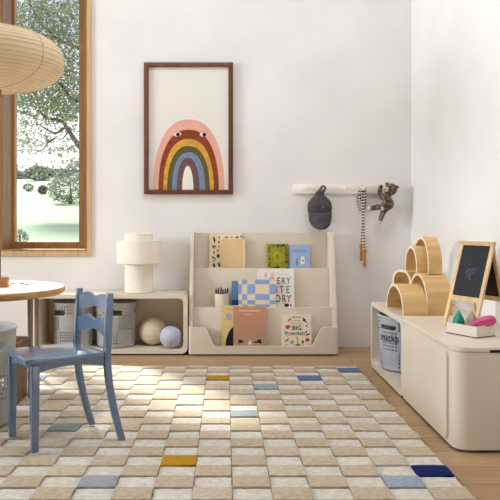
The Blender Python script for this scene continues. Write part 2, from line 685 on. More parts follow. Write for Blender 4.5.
bm = B()
prism(bm, plan(-.002), 'z', .012, .4085)
obj('body', bm, M['lacquer'], cab)
bm = B()
prism(bm, plan(0), 'z', .411, .428)
bmesh.ops.bevel(bm, geom=[e for e in bm.edges if all(abs(v.co.z - .428) < 1e-5 for v in e.verts)], offset=.005, segments=2, affect='EDGES')
obj('top', bm, M['lacquer'], cab)
bm = B()
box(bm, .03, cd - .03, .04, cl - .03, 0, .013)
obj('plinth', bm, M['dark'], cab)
bm = B()
pts = rrect(.092, cl - .012, .026, .397, (.004, .03, .03, .004))
prism(bm, pts, 'x', -.006, .0)
bmesh.ops.bevel(bm, geom=[e for e in bm.edges if all(abs(v.co.x + .006) < 1e-5 for v in e.verts)], offset=.003, segments=2, affect='EDGES')
obj('door', bm, M['lacquer'], cab)
bm = B()
prism(bm, rrect(.087, cl - .009, .022, .401, (.004, .034, .034, .004)), 'x', -.0006, .001)
obj('door_reveal', bm, M['lacquer_in'], cab)
bm = B()
box(bm, .140, .33, -.0012, .01, .4078, .419)
obj('lid_slot', bm, M['dark'], cab)

# ------------------------------------------------------------------ tiered bookcase
bx0, bx1 = -.254, .79
bc = thing('display_bookcase', 'cream tiered display bookcase with front-facing books, against the back wall', 'bookcase', (.268, 4.625, 0))
w2 = (bx1 - bx0) / 2
sh = 4.625
bm = B()
r = .018
low = .067
pts = [(-w2, .012), (w2, .012), (w2, .2), (w2 - .105, .2), (w2 - .118, .193), (w2 - .178, low + .008), (w2 - .19, low),
       (-w2 + .19, low), (-w2 + .178, low + .008), (-w2 + .118, .193), (-w2 + .105, .2), (-w2, .2)]
prism(bm, pts, 'y', 0, .024)
ee = [e for e in bm.edges if abs(e.verts[0].co.x - e.verts[1].co.x) < 1e-6 and abs(abs(e.verts[0].co.x) - w2) < 1e-6 and
      e.verts[0].co.y < 1e-6 and e.verts[1].co.y < 1e-6]
bmesh.ops.bevel(bm, geom=ee, offset=.022, segments=5, affect='EDGES', profile=.5)
obj('front_panel', bm, M['lacquer'], bc)
for s in (-1, 1):
    bm = B()
    prof = [(.0245, .012), (.315, .012), (.315, .858), (.2, .858), (.19, .85), (.0245, .2)]
    if s > 0:
        prism(bm, prof, 'x', w2 - .036, w2 - .002)
    else:
        prism(bm, prof, 'x', -w2 + .002, -w2 + .03)
    bev(bm, .003)
    o = obj('side_panel', bm, M['lacquer'], bc)
bm = B()
box(bm, -w2 + .031, w2 - .037, .297, .315, .012, .852)
obj('back_panel', bm, M['lacquer'], bc)
TIER = {1: (.188, .575, .597), 2: (.066, .306, .331)}
for k, (y, zf, zt) in TIER.items():
    bm = B()
    box(bm, -w2 + .031, w2 - .037, y - .012, y, .05, zt)
    bev(bm, .003)
    obj('divider', bm, M['lacquer'], bc)
    bm = B()
    box(bm, -w2 + .031, w2 - .037, y + .0005, (.296 if k == 1 else .1755), zf - .018, zf)
    obj('shelf', bm, M['lacquer_in'], bc)
bm = B()
box(bm, -w2 + .031, w2 - .037, .0245, .0535, .03, .048)
obj('shelf', bm, M['lacquer_in'], bc)
bm = B()
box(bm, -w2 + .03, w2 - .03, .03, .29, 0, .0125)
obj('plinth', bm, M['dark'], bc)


# ------------------------------------------------------------------ books
BG = 'picture books on the display bookcase'


def cov(name, rgb, var=.02, vs=20, **k):
    return mat(name, rgb, .5, var, vs, **k)


CV = {}


def cm(rgb):
    if rgb not in CV:
        CV[rgb] = mat('ink_%d_%d_%d' % rgb, rgb, .6, .03, 60)
    return CV[rgb]


def book(name, label, x0, x1, ytop, Yt, zf, Yb, th, rgb, lean=None, material=None):
    """x0..x1 and ytop: photo edges of the cover; Yt depth at the top edge; stands on zf at Yb"""
    a, b_ = at(x0, ytop, Yt), at(x1, ytop, Yt)
    w = b_.x - a.x
    dz = a.z - zf
    h = math.hypot(dz, Yt - Yb)
    t = thing(name, label, 'book', ((a.x + b_.x) / 2, Yb, zf), 0, BG)
    t.rotation_euler = (-math.atan2(Yt - Yb, dz), 0, 0)
    cmat = material or cov(name + '_cover', rgb)
    bm = B()
    box(bm, -w / 2, w / 2, 0, .002, 0, h)
    box(bm, -w / 2, w / 2, th - .002, th, 0, h)
    box(bm, -w / 2, -w / 2 + .002, .0021, th - .0021, 0, h)
    obj('cover', bm, cmat, t)
    bm = B()
    box(bm, -w / 2 + .0025, w / 2 - .003, .0022, th - .0022, .003, h - .003)
    obj('pages', bm, M['paper'], t)
    return t, w, h


def art(t, name, rgb, polys, layer=1, material=None):
    for grp in ([polys] if len(polys) > 9 else [[p] for p in polys]):
        bm = B()
        for p in grp:
            prism(bm, p, 'y', -.0003 * layer, -.0003 * layer + .0005)
        o = obj(name, bm, material or cm(rgb), t)
    return o


def lines(t, name, rgb, strokes, wd, layer=1):
    bm = B()
    for st in strokes:
        for (xa, za), (xb, zb) in zip(st, st[1:]):
            d = Vector((xb - xa, zb - za))
            if d.length < 1e-6:
                continue
            n = Vector((-d.y, d.x)).normalized() * wd / 2
            prism(bm, [(xa + n.x, za + n.y), (xa - n.x, za - n.y), (xb - n.x, zb - n.y), (xb + n.x, zb + n.y)],
                  'y', -.0003 * layer, -.0003 * layer + .0005)
    return obj(name, bm, cm(rgb), t)


def words(t, rgb, rows, layer=1):
    bm = B()
    for txt, size, x, z, xs in rows:
        text_bm(bm, txt, size, x, z, -.0003 * layer, xscale=xs, bold=size * .018)
    return obj('lettering', bm, cm(rgb), t)


def rect(x0, x1, z0, z1):
    return [(x0, z0), (x1, z0), (x1, z1), (x0, z1)]


yB = sh  # bookcase front
# top tier --------------------------------------------------------
t, w, h = book('picture_book', 'cream book with rows of tiny coloured pictures, behind the plain tan book', 209.3, 242, 233.6, yB + .287, .575, yB + .262, .012, (238, 222, 186))
s = w / 32.7


def pp(px, py):            # pixel on this cover -> local
    return (-w / 2 + (px - 209.3) * s, h - (py - 233.6) * s)


icons = [((214.3, 239.6), 1.0, 3.4, (36, 74, 50)), ((219.3, 237.5), .7, 1.3, (196, 96, 64)), ((218.8, 242.2), .8, 1.5, (84, 110, 100)),
         ((219, 246.6), .8, 1.0, (60, 96, 64)), ((213.6, 261), .9, .9, (170, 60, 48)), ((214, 265.2), 1.3, 2.4, (54, 52, 110)), ((219, 264.5), 1.2, 2.8, (52, 84, 74)),
         ((218.2, 256), 1.7, 2.0, (48, 62, 90)), ((214, 252.5), 1.2, 1.9, (206, 134, 100)), ((218, 250.6), 1.3, 1.2, (140, 116, 54)),
         ((226.6, 237.4), 1.5, .8, (70, 64, 36)), ((231.8, 237.4), 1.0, .9, (110, 140, 106)), ((237, 237.4), 1.6, 1.1, (132, 54, 40)), ((241, 236.6), .8, 1.6, (120, 128, 76))]
for (px, py), rx, rz, col in icons:
    x, z = pp(px, py)
    art(t, 'picture_icon', col, [ell(x, z, rx * s, rz * s, 9, .2)])
x, z = pp(214, 247)
art(t, 'picture_icon', (158, 48, 48), [[(x + 2.4 * s * math.cos(a), z + 1.8 * s * math.sin(a)) for a in [PI * k / 8 for k in range(9)]]])
art(t, 'picture_icon', (96, 128, 120), [ell(x, z - .9 * s, 1.5 * s, .7 * s, 8)])
x, z = pp(214, 258)
lines(t, 'picture_icon', (74, 112, 62), [[(x - 2 * s, z + 1.6 * s), (x + 2 * s, z - 2 * s)], [(x - 1.6 * s, z - .5 * s), (x + .2 * s, z)], [(x + .3 * s, z + 1.4 * s), (x, z)]], 1.1 * s)
t, w, h = book('picture_book', 'plain tan book standing in front of the book of tiny pictures', 222.2, 245.3, 239, yB + .268, .575, yB + .24, .014, (226, 196, 150))
s = w / 23.1
art(t, 'spine_strip', (238, 216, 170), [rect(w / 2 - .016, w / 2 - .006, .002, h - .002)])
M['olive_cover'] = mat('olive_cover', (150, 148, 44), .5, .12, 30)
t, w, h = book('picture_book', 'olive green book with a dark leafy border, left of the light blue book', 266.3, 288.3, 244, yB + .275, .575, yB + .245, .012, (150, 148, 44), material=M['olive_cover'])
s = w / 22
art(t, 'spine_strip', (172, 172, 52), [rect(-w / 2, -w / 2 + 1.3 * s, 0, h)])
bmL = []
rnd = random.Random(3)
for k in range(78):
    a = rnd.uniform(0, 2 * PI)
    u, v = math.cos(a), math.sin(a)
    q = max(abs(u), abs(v))
    e = rnd.uniform(.74, .97)
    x, z = u / q * e * (w / 2 - .006) + .003, h / 2 + v / q * e * h / 2
    bmL.append(ell(x, z, rnd.uniform(.5, 1.25) * s, rnd.uniform(.35, .8) * s, 7, a + rnd.uniform(-.8, .8)))
art(t, 'leaf_border', (46, 42, 18), bmL)
for k in range(14):
    pass
art(t, 'border_flowers', (168, 84, 60), [ell(rnd.choice((-.38, .36)) * w, rnd.uniform(.15, .85) * h, .6 * s, .6 * s, 7) for k in range(5)], 2)
art(t, 'sunburst', (176, 164, 48), [[((5.2 if k % 2 else 3.6) * s * math.cos(PI * k / 12), h / 2 + .005 + (6.4 if k % 2 else 4.6) * s * math.sin(PI * k / 12)) for k in range(24)]])
art(t, 'sunburst_centre', (142, 130, 36), [ell(0, h / 2 + .005, 2.4 * s, 3 * s, 14)], 2)
art(t, 'small_figure', (70, 40, 22), [ell(0, 3.6 * s, .9 * s, 1.5 * s, 8)], 2)
t, w, h = book('picture_book', 'light blue book with a small envelope picture, right of the olive book', 289.2, 310, 244.6, yB + .275, .575, yB + .245, .012, (158, 178, 212))
s = w / 20.8
art(t, 'spine_strip', (142, 162, 200), [rect(-w / 2, -w / 2 + 1.2 * s, 0, h)])
art(t, 'title_band', (124, 146, 164), [rect(-7.4 * s, 7 * s, h - 7.3 * s, h - 6.1 * s), rect(-6.2 * s, 6 * s, h - 5.2 * s, h - 4.6 * s)])
art(t, 'figure', (32, 40, 58), [rect(-3.4 * s, -2.5 * s, h - 21 * s, h - 16.2 * s), ell(-2.95 * s, h - 15 * s, .45 * s, .9 * s, 8)])
art(t, 'envelope', (236, 228, 214), [[(.4 * s, h - 20 * s), (4.6 * s, h - 19.6 * s), (4.9 * s, h - 13 * s), (3 * s, h - 11.2 * s), (1 * s, h - 12.6 * s)]])
art(t, 'envelope_seal', (176, 54, 52), [ell(3.0 * s, h - 16 * s, .95 * s, 1.0 * s, 12)], 2)
# middle tier -----------------------------------------------------
t, w, h = book('picture_book', 'white book with large multicoloured capital letters, behind the checked book', 257.2, 294.2, 268.8, yB + .158, .306, yB + .136, .014, (240, 232, 230))
s = w / 37


def q2(px, py):
    return (-w / 2 + (px - 257.2) * s, h - (py - 268.8) * s)


for txts in ([('V', 272, 281, (112, 96, 160)), ('E', 278.4, 281, (182, 66, 50)), ('R', 283.4, 281, (82, 140, 112)), ('Y', 288.3, 281, (88, 124, 178))],
             [('C', 267.6, 289.8, (70, 120, 130)), ('U', 274.8, 289.8, (206, 138, 108)), ('T', 281.4, 289.8, (84, 116, 176)), ('E', 287.8, 289.8, (70, 154, 112))],
             [('S', 264.5, 298.8, (200, 90, 80)), ('T', 270.6, 298.8, (90, 120, 170)), ('O', 277.6, 298.8, (66, 96, 96)), ('R', 283.8, 298.8, (82, 150, 96)), ('Y', 288.7, 298.8, (190, 62, 70))]):
    for ch, px, py, col in txts:
        x, z = q2(px, py)
        words(t, col, [(ch, (9.3 if py < 285 else 10.2) * s, x, z, .74)])
for px in (265.8, 272.2):
    x, z = q2(px, 275)
    art(t, 'hand_print', (236, 184, 178), [ell(x, z, 1.5 * s, 3.2 * s, 12)])
lines(t, 'small_title', (196, 188, 190), [[q2(277, 274.3), q2(288, 274.1)]], .5 * s)
x, z = q2(286.5, 305)
art(t, 'little_animal', (66, 42, 58), [ell(x, z, 2.4 * s, 1.8 * s, 12)])
x, z = q2(290.6, 305)
art(t, 'little_animal_nose', (198, 90, 140), [ell(x, z, 1.0 * s, 1.6 * s, 10)])
t, w, h = book('picture_book', 'deep blue book mostly hidden behind the left edge of the checked book', 231.6, 248, 281, yB + .142, .306, yB + .118, .012, (96, 134, 190))
art(t, 'lower_band', (40, 72, 140), [rect(-w / 2, w / 2, 0, h * .34)])
t, w, h = book('picture_book', 'blue and cream checked book in the middle tier', 238.2, 275.8, 279.6, yB + .118, .306, yB + .098, .014, (236, 216, 184))
s = w / 37.6
cols = [238.2, 242.1, 247.3, 255.2, 269.4, 275.8]
rows = [279.6, 284.2, 294.0, 300, 304.2, 308.5]
polys = []
for i in range(5):
    for j in range(5):
        if (i + j) % 2 == 1:
            polys.append(rect(-w / 2 + (cols[i] - 238.2) * s, -w / 2 + (cols[i + 1] - 238.2) * s, max(.001, h - (rows[j + 1] - 279.6) * s), h - (rows[j] - 279.6) * s))
art(t, 'blue_checks', (142, 172, 222), polys)
# bottom tier -----------------------------------------------------
t, w, h = book('picture_book', 'pale yellow book with grey disc and black shape, behind the terracotta book', 221.2, 240, 305.6, yB + .043, .048, yB + .0405, .010, (226, 204, 142))
s = w / 18.8
art(t, 'moon_disc', (176, 178, 188), [ell(-w / 2 + 7.6 * s, h - 11 * s, 3.2 * s, 3.6 * s, 22)])
hill = [(-w / 2 + 4.2 * s, .002)] + [(-w / 2 + 4.2 * s + (1 - math.cos(a)) * 11 * s, .002 + math.sin(a) * 21.5 * s) for a in [PI / 2 * k / 10 for k in range(1, 11)]] + [(w / 2, .002)]
art(t, 'black_hill', (26, 26, 30), [hill])
lines(t, 'small_title', (206, 160, 120), [[(-w / 2 + 4.6 * s, h - 4 * s), (w / 2 - 3 * s, h - 4 * s)]], .9 * s)
gm = M['terracotta'] = bpy.data.materials.new('terracotta_cover')
gm.use_nodes = True
N, L = gm.node_tree.nodes, gm.node_tree.links
tc = N.new('ShaderNodeTexCoord')
sp = N.new('ShaderNodeSeparateXYZ')
L.new(tc.outputs['Generated'], sp.inputs[0])
rp = N.new('ShaderNodeValToRGB')
rp.color_ramp.elements[0].color = srgb(178, 148, 124)
rp.color_ramp.elements[1].color = srgb(210, 146, 114)
L.new(sp.outputs[2], rp.inputs[0])
L.new(rp.outputs[0], N['Principled BSDF'].inputs['Base Color'])
N['Principled BSDF'].inputs['Roughness'].default_value = .55
t, w, h = book('picture_book', 'terracotta book with black silhouettes along the foot, in front of the pale yellow book', 233.4, 266.2, 306.6, yB + .0305, .048, yB + .0275, .010, (208, 146, 116), material=gm)
s = w / 32.8
lines(t, 'faint_title', (240, 222, 206), [[((-10.5 + 1.5 * q) * s, h - 4.2 * s + rl0), ((-9.5 + 1.5 * q) * s, h - 4.2 * s - rl0 * .5)] for q, rl0 in zip(range(14), [.0016, -.001, .0012, .0, -.0014, .001, -.0012] * 2)], 1.5 * s)
lines(t, 'faint_subtitle', (232, 196, 172), [[(-5 * s, h - 7.8 * s), (3.5 * s, h - 7.8 * s)]], .9 * s)
sil = []
for px, py, rx, rz in ((-9.6, 4.9, 1.6, 1.9), (-7.8, 4.2, 2.0, 1.0), (-11, 3.2, .6, 1.3), (5.5, 3.8, 1.3, .8), (9.4, 5, 2.3, 1.7), (7.6, 3.8, 1.6, .8), (10.8, 3.6, 1.2, 1.2)):
    sil.append(ell(px * s, py * s + .016, rx * s, rz * s, 9, .3))
art(t, 'black_silhouettes', (40, 32, 28), sil)
art(t, 'white_figure', (238, 226, 212), [[(-2.4 * s, .002 + 3.6 * s), (2 * s, .002 + 3.6 * s), (1.0 * s, 6.4 * s), (.2 * s, 9.0 * s), (-.8 * s, 6.6 * s)]])
lines(t, 'ground_line', (70, 54, 44), [[(-11.5 * s, .018), (-3 * s, .0145)]], .5 * s)
lines(t, 'ground_line', (70, 54, 44), [[(3 * s, .0145), (11.6 * s, .018)]], .5 * s)
t, w, h = book('picture_book', 'white book of colourful animals with dark lettering, alone on the right of the bottom tier', 281.2, 311.2, 314.8, yB + .043, .048, yB + .036, .010, (240, 228, 208))
s = w / 30


def q3(px, py):      # crop pixel of the cover -> local
    return (-w / 2 + (px - 281.2) * s, h - (py - 314.8) * s)


def ic(col, *L_):
    art(t, 'animal_picture', col, [ell(*q3(px, py), rx * s, rz * s, 10, rt) for px, py, rx, rz, rt in L_])


words(t, (40, 46, 54), [('BIG', 6.4 * s, *q3(296.7, 328), .98)])
words(t, (84, 66, 50), [('EXPLORERS', 4.0 * s, *q3(296.6, 333.8), .78)])
lines(t, 'faint_title', (104, 104, 120), [[q3(291.8 + 1.5 * q, 317.2 + e), q3(292.8 + 1.5 * q, 317.2 - e)] for q, e in zip(range(6), (.3, -.4, .2, -.2, .4, -.3))], 1.0 * s)
lines(t, 'faint_subtitle', (186, 138, 88), [[q3(292.6 + 1.4 * q, 320.8 + e), q3(293.5 + 1.4 * q, 320.8 - e)] for q, e in zip(range(6), (.2, -.3, .3, -.2, .2, -.3))], .8 * s)
lines(t, 'title_rule', (176, 140, 96), [[q3(290.4, 323.4), q3(302, 323.3)]], .55 * s)
ic((214, 134, 58), (289.6, 319.6, 1.9, 1.2, .4), (288.2, 321.2, .6, 1.1, 0))
ic((40, 116, 92), (304.2, 320, 1.7, 1.5, .5), (305.6, 321.6, 1, .8, 0), (303.2, 318.4, .7, .8, 0))
ic((206, 70, 88), (287.6, 327, 2.3, 2.0, 0), (289.6, 326.2, .9, 1, 0))
ic((98, 168, 142), (286.2, 333, 1.8, 1.5, .4), (284.6, 331, .5, 1, .6))
ic((214, 128, 48), (287, 340, 2.1, 1.0, .7), (285.6, 341.5, .9, .7, 0), (288.6, 338.8, .9, .7, .5))
ic((116, 178, 186), (292, 342, 1.9, 2.0, 0))
ic((172, 44, 60), (307.4, 339.8, 2.0, 1.9, 0), (305.8, 340.4, .8, .6, 0))
ic((70, 40, 34), (306.2, 331.9, 1.5, .7, 1.1), (307.2, 334.6, 1.8, .7, .3), (309, 333.6, .7, 1.0, 0))
ic((146, 110, 156), (306.6, 326.2, .9, 1.2, .3))
ic((70, 96, 60), (302.6, 341.5, 1.5, 1.2, .3), (302.6, 343.2, .6, .9, 0))
ic((150, 176, 120), (308, 344, 1.4, .5, .3), (286.4, 344.6, 1.6, .5, .2))
ic((96, 120, 150), (307.6, 323.8, 1.3, .5, -.5), (287.4, 336, .8, .4, .8))
art(t, 'giraffe_picture', (216, 190, 60), [rect(q3(296.6, 0)[0], q3(298.6, 0)[0], .004 + 2.6 * s, h - 23 * s), ell(*q3(296.6, 337.4), 1.6 * s, .9 * s, 9, .2), ell(*q3(293.6, 345), 1.6 * s, .9 * s, 8), ell(*q3(302, 344.8), 1.6 * s, .8 * s, 8)], 2)
art(t, 'dark_basket_picture', (38, 34, 74), [ell(*q3(297.8, 345.2), 2.5 * s, 1.6 * s, 10)], 2)

# ------------------------------------------------------------------ pencil cup
cp = at(221.8, 300, yB + .122)
zt = .306
cup = thing('pencil_cup', 'small off-white pencil cup on the middle tier of the bookcase', 'cup', (cp.x, yB + .121, zt))
R = .051
hh = at(0, 293.8, yB + .09).z - zt
bm = B()
lathe(bm, [(.001, 0), (R - .004, 0), (R, .004), (R, hh), (R - .003, hh), (R - .003, .006), (.001, .006)], 36, cap=False)
obj('cup_body', bm, M['cup'], cup)
bm = B()
lathe(bm, [(R + .0004, hh - .006), (R + .001, hh - .004), (R + .0004, hh - .002)], 36, cap=False)
obj('rim_band', bm, M['cup'], cup)
rnd = random.Random(11)
desc = ['leftmost', 'second from the left', 'third from the left', 'fourth from the left', 'fifth from the left', 'rightmost']
for k in range(6):
    dx = -.030 + .0118 * k
    px = thing('pencil', 'dark pencil standing in the off-white cup, %s of the six' % desc[k], 'pencil', (cp.x + dx, yB + .122 + (.008 if k % 2 else -.008), zt + .0075), 0, 'pencils in the cup')
    px.rotation_euler = (.05 * (-1) ** k, (.02 if k == 2 else -.16 + .07 * k) * .5, 0)
    ln = hh + .016 + rnd.uniform(.002, .026)
    bm = B()
    lathe(bm, [(.0055, 0), (.0055, ln - .012)], 6)
    obj('shaft', bm, M['felt_dark'], px)
    bm = B()
    lathe(bm, [(.0055, ln - .0119), (.0016, ln)], 6)
    obj('tip', bm, M['felt_dark'] if k not in (3,) else M['cup'], px)


# ------------------------------------------------------------------ baskets
def basket(label, loc, rz, R0, R1, hgt, mt, text=None, ru=1.0, a0=0, group='perforated storage baskets'):
    t = thing('storage_basket', label, 'basket', loc, rz, group)
    NS, NR = 72, 26
    hw = .19         # half-angle of handle slot
    bm = B()
    lay = bm.loops.layers.uv.verify()
    vs = []
    for i in range(NR + 1):
        v = i / NR
        z = .004 + (hgt - .004) * v
        rr = R0 + (R1 - R0) * v
        if i == 0:
            rr -= .012
            z = 0.0005
        row = []
        for k in range(NS):
            a = 2 * PI * k / NS
            row.append(bm.verts.new((rr * math.cos(a), rr * ru * math.sin(a), z)))
        vs.append(row)
    for i in range(NR):
        for k in range(NS):
            a = 2 * PI * (k + .5) / NS
            z = hgt * (i + .5) / NR
            a -= a0
            da = min(abs(((a + PI / 2 + PI) % (2 * PI)) - PI), abs(((a - PI / 2 + PI) % (2 * PI)) - PI))
            if da < .36 and hgt - .08 < z < hgt - .044:
                continue
            j = (k + 1) % NS
            f = bm.faces.new((vs[i][k], vs[i][j], vs[i + 1][j], vs[i + 1][k]))
            for lp, (kk, ii) in zip(f.loops, ((k, i), (k + 1, i), (k + 1, i + 1), (k, i + 1))):
                lp[lay].uv = (kk / NS * 2 * PI * R1, ii / NR * hgt)
    o = obj('basket_wall', bm, mt, t)
    md = o.modifiers.new('thick', 'SOLIDIFY')
    md.thickness = .004
    md.offset = -1
    bm = B()
    lathe(bm, [(R0 - .013, .001), (R0 - .013, .005)], 48)
    if ru != 1:
        for q in bm.verts:
            q.co.y *= ru
    obj('basket_base', bm, M['basket_in'], t)
    bm = B()
    pts = [((R1 + .001) * math.cos(2 * PI * k / 64), (R1 + .001) * ru * math.sin(2 * PI * k / 64), hgt) for k in range(64)]
    tube(bm, pts, .0055, 8, closed=True)
    obj('rim', bm, mt, t)
    if text:
        bm = B()

        def wrap(p):
            a = -PI / 2 + p.x / R1
            rr = R0 + (R1 - R0) * p.z / hgt + .0008 - p.y
            return Vector((rr * math.cos(a), rr * math.sin(a), p.z))
        text_bm(bm, text, .062, 0, hgt * .615, 0, extrude=.0004, bold=.0004, fn=wrap)
        obj('lettering', bm, M['felt_dark'], t)
    return t


zc = .0425
Yb = 4.785
for px, lab, rz in ((72.5, 'grey perforated basket in the left cubby, behind the blue chair back and nearer the window', -.66),
                    (115.5, 'grey perforated basket in the left cubby, beside the beige ball', .1)):
    p = at(px, 300, Yb - .03)
    basket(lab, (p.x, Yb, zc), 0, .136, .1455, .314, M['basket_grey'], ru=.86, a0=rz)
# labelled basket
basket('pale blue-grey perforated basket with lettering, in the right cubby', (RCX + .168, 4.052, zc), math.radians(-56), .154, .164, .325, M['basket_blue'], 'trucks')
basket('tall warm grey basket on the floor at the left edge, beside the blue chair', (-1.16, 3.02, 0.0245), .9, .19, .203, .43, M['basket_grey'])

# ------------------------------------------------------------------ balls
r = .099
p = at(152.8, 333, 4.815)
bm = B()
ball(bm, (0, 0, r), r, 40, 28)
tag(obj('play_ball', bm, M['ball_wood'], None, (p.x, 4.815, zc)), 'larger beige wood-grained ball in the left cubby', 'ball')
r = .077
p = at(170, 338, 4.715)
bm = B()
ball(bm, (0, 0, r), r, 40, 28)
tag(obj('play_ball', bm, M['ball_blue'], None, (p.x + .006, 4.70, zc)), 'smaller pale blue-grey ball in front of the beige one', 'ball')

# ------------------------------------------------------------------ table lamp
p = at(138.8, 264, 4.76)
lamp = thing('table_lamp', 'cream table lamp with a wide drum shade, on the left cubby', 'lamp', (p.x, 4.765, .4285))
mpx = 4.765 / F
r1, r2 = 14 * mpx, 21.9 * mpx
z1 = at(0, 264, 4.76 - .1).z - .4285
z2 = at(0, 241, 4.62).z - .4285
z3 = at(0, 233.4, 4.66).z - .4285
bm = B()
lathe(bm, [(r1 - .006, 0), (r1, .004), (r1, z1 + .02), (r1 - .01, z1 + .02)], 48)
obj('base', bm, M['cream_linen'], lamp)
bm = B()
lathe(bm, [(r1 + .001, z1), (r2 - .004, z1), (r2, z1 + .004), (r2, z2 - .003), (r2 - .003, z2), (r2 - .006, z2 - .003), (r2 - .006, z2 - .02), (r1 + .001, z2 - .02)], 64, cap=False)
obj('lamp_shade', bm, M['cream_linen'], lamp)
bm = B()
lathe(bm, [(r1, z1 + .021), (r1, z3 - .003), (r1 - .003, z3), (r1 - .006, z3 - .003), (r1 - .006, z3 - .02), (.002, z3 - .02)], 48, cap=False)
obj('upper_cylinder', bm, M['cream_linen'], lamp)

# ------------------------------------------------------------------ framed art
fr = thing('framed_print', 'brown framed rainbow print with eyes, hanging on the back wall', 'picture', (at(188.7, 0, DW).x, DW - .001, at(0, 194.2, DW).z))
k = DW / F
W_, H_ = 88.6 * k, 130.8 * k
bw = 4.6 * k
bm = B()
ring(bm, rect(-W_ / 2, W_ / 2, 0, H_), rect(-W_ / 2 + bw, W_ / 2 - bw, bw * .9, H_ - bw * .9), 'y', -.036, 0)
bev(bm, .002, 1)
obj('frame', bm, M['walnut'], fr)
bm = B()
box(bm, -W_ / 2 + bw - .003, W_ / 2 - bw + .003, -.014, -.004, bw * .8, H_ - bw * .8)
pr = obj('print_sheet', bm, M['mat_board'], fr)


def arch(cx, hw, hh, z0, n=2.25, seg=40):
    pts = []
    for i in range(seg + 1):
        a = PI * i / seg
        c_, s_ = math.cos(a), math.sin(a)
        pts.append((cx + hw * (1 if c_ > 0 else -1) * abs(c_) ** (2 / n), z0 + hh * s_ ** (2 / n)))
    return pts


z0 = (194.2 - 190.4) * k


def paint(name, rgb, var=.12, vs=24):
    return mat(name, rgb, .9, var, vs, detail=4)


bands = [(153.4, 224.4, 119.8, (226, 170, 150)), (158.6, 218.8, 130, (142, 66, 40)), (163.4, 213.8, 139.2, (214, 164, 66)),
         (167.4, 209.8, 146.2, (98, 90, 56)), (172.2, 205.4, 152.6, (120, 140, 168)), (176.8, 199.4, 158, (112, 82, 86)), (182.2, 193.6, 166, (235, 229, 219))]
for i, (xa, xb, yt, col) in enumerate(bands):
    bm = B()
    cxp = (xa + xb) / 2
    prism(bm, arch((cxp - 188.7) * k, (xb - xa) / 2 * k, (190.4 - yt) * k, z0, 2.3 if i < 6 else 2.0), 'y', -.0145 - .0004 * i, -.0138)
    o = obj('rainbow_band', bm, paint('band_paint_%d' % i, col, .02 if i in (0, 6) else .12, 24 if i < 3 else 60), fr)
    o.parent = pr


def fpt(px, py):
    return ((px - 188.7) * k, (194.2 - py) * k)


bm = B()
for px in (177.6, 203.6):
    prism(bm, ell(*fpt(px, 134.6), 3.9 * k, 2.3 * k, 18, .1), 'y', -.0178, -.0164)
o = obj('eye_whites', bm, paint('eye_white', (232, 222, 204), .02), pr)
bm = B()
for px, py in ((178.2, 134.9), (204.4, 134.9)):
    prism(bm, ell(*fpt(px, py), 1.9 * k, 1.9 * k, 16), 'y', -.0182, -.0176)
for px in (177.6, 203.6):
    for q in range(7):
        a = PI * (.08 + .84 * q / 6)
        x, z = fpt(px, 134.6)
        xa, za = x + 3.9 * k * math.cos(a), z + 2.3 * k * math.sin(a)
        prism(bm, [(xa - .0013, za), (xa + .0013, za), (xa + .004 * math.cos(a), za + .007)], 'y', -.0182, -.0176)
o = obj('pupils', bm, M['black'], pr)
bm = B()
tube(bm, [(fpt(px, py)[0], -.0166, fpt(px, py)[1]) for px, py in ((189.4, 142), (190.6, 142.9), (192.2, 143), (193.8, 142))], .0014, 6)
o = obj('mouth', bm, M['dark_red'], pr)

# ------------------------------------------------------------------ peg rail
pl, pr_ = at(292.6, 189.3, DW), at(391.5, 189.3, DW)
rail = thing('peg_rail', 'white wall-mounted peg rail on the back wall, above the bookcase end', 'peg rail', ((pl.x + pr_.x) / 2, DW - .001, pl.z))
W_ = pr_.x - pl.x
bm = B()
box(bm, -W_ / 2, W_ / 2, -.018, 0, -.035, .035)
bev(bm, .004)
obj('rail_board', bm, M['white_paint'], rail)
pegx = [303.4, 322, 342, 361.6, 381.8]
for px in pegx:
    x = (px - 342.05) * DW / F
    bm = B()
    lathe(bm, [(.009, -.0175), (.0085, -.03), (.010, -.045), (.0145, -.05), (.0155, -.056), (.0125, -.062), (.002, -.063)], 20, (x, 0, .006), 'y')
    obj('peg', bm, M['white_paint'], rail)
rc = rail.location.x


def wallx(px, Y=DW - .04):
    return at(px, 0, Y).x


# ------------------------------------------------------------------ cap
cY = DW - .0525
cpv = at(319.6, 208, cY)
cap = thing('baseball_cap', 'charcoal cotton cap hanging by its strap from the second peg of the rail', 'cap', (cpv.x, cY, cpv.z))
k = cY / F
bm = B()
nU, nV = 40, 16
rows_ = []
for j in range(nV + 1):
    v = j / nV
    z = (16.5 - 27 * v) * k            # from top of the crown to the brim line
    prof_w = [3.0, 3.7, 4.6, 6.0, 8.0, 9.7, 10.8, 11.5, 11.9, 12.1, 12.0, 11.8, 11.4, 10.6, 9.4, 7.6, 5.2][j] * k
    prof_d = [.010, .014, .018, .024, .031, .037, .041, .043, .044, .044, .043, .041, .037, .032, .026, .018, .01][j]
    row = []
    for i in range(nU):
        a = 2 * PI * i / nU
        x = prof_w * math.cos(a)
        y = prof_d * math.sin(a)
        cr = .0022 * math.cos(6 * a)
        y *= .95 if y > 0 else 1.0
        row.append(bm.verts.new((x + cr * .6 * math.cos(a), y + cr * math.sin(a) - .004 + .0012 * math.sin(13 * v * 3 + 4 * a), z)))
    rows_.append(row)
for A, B_ in zip(rows_, rows_[1:]):
    for i in range(nU):
        j = (i + 1) % nU
        bm.faces.new((A[i], A[j], B_[j], B_[i]))
bm.faces.new(rows_[0])
bm.faces.new(rows_[-1][::-1])
crown = obj('crown', bm, M['charcoal'], cap, ang=80)
bm = B()
n = 18
ptsb = []
top, bot = [], []
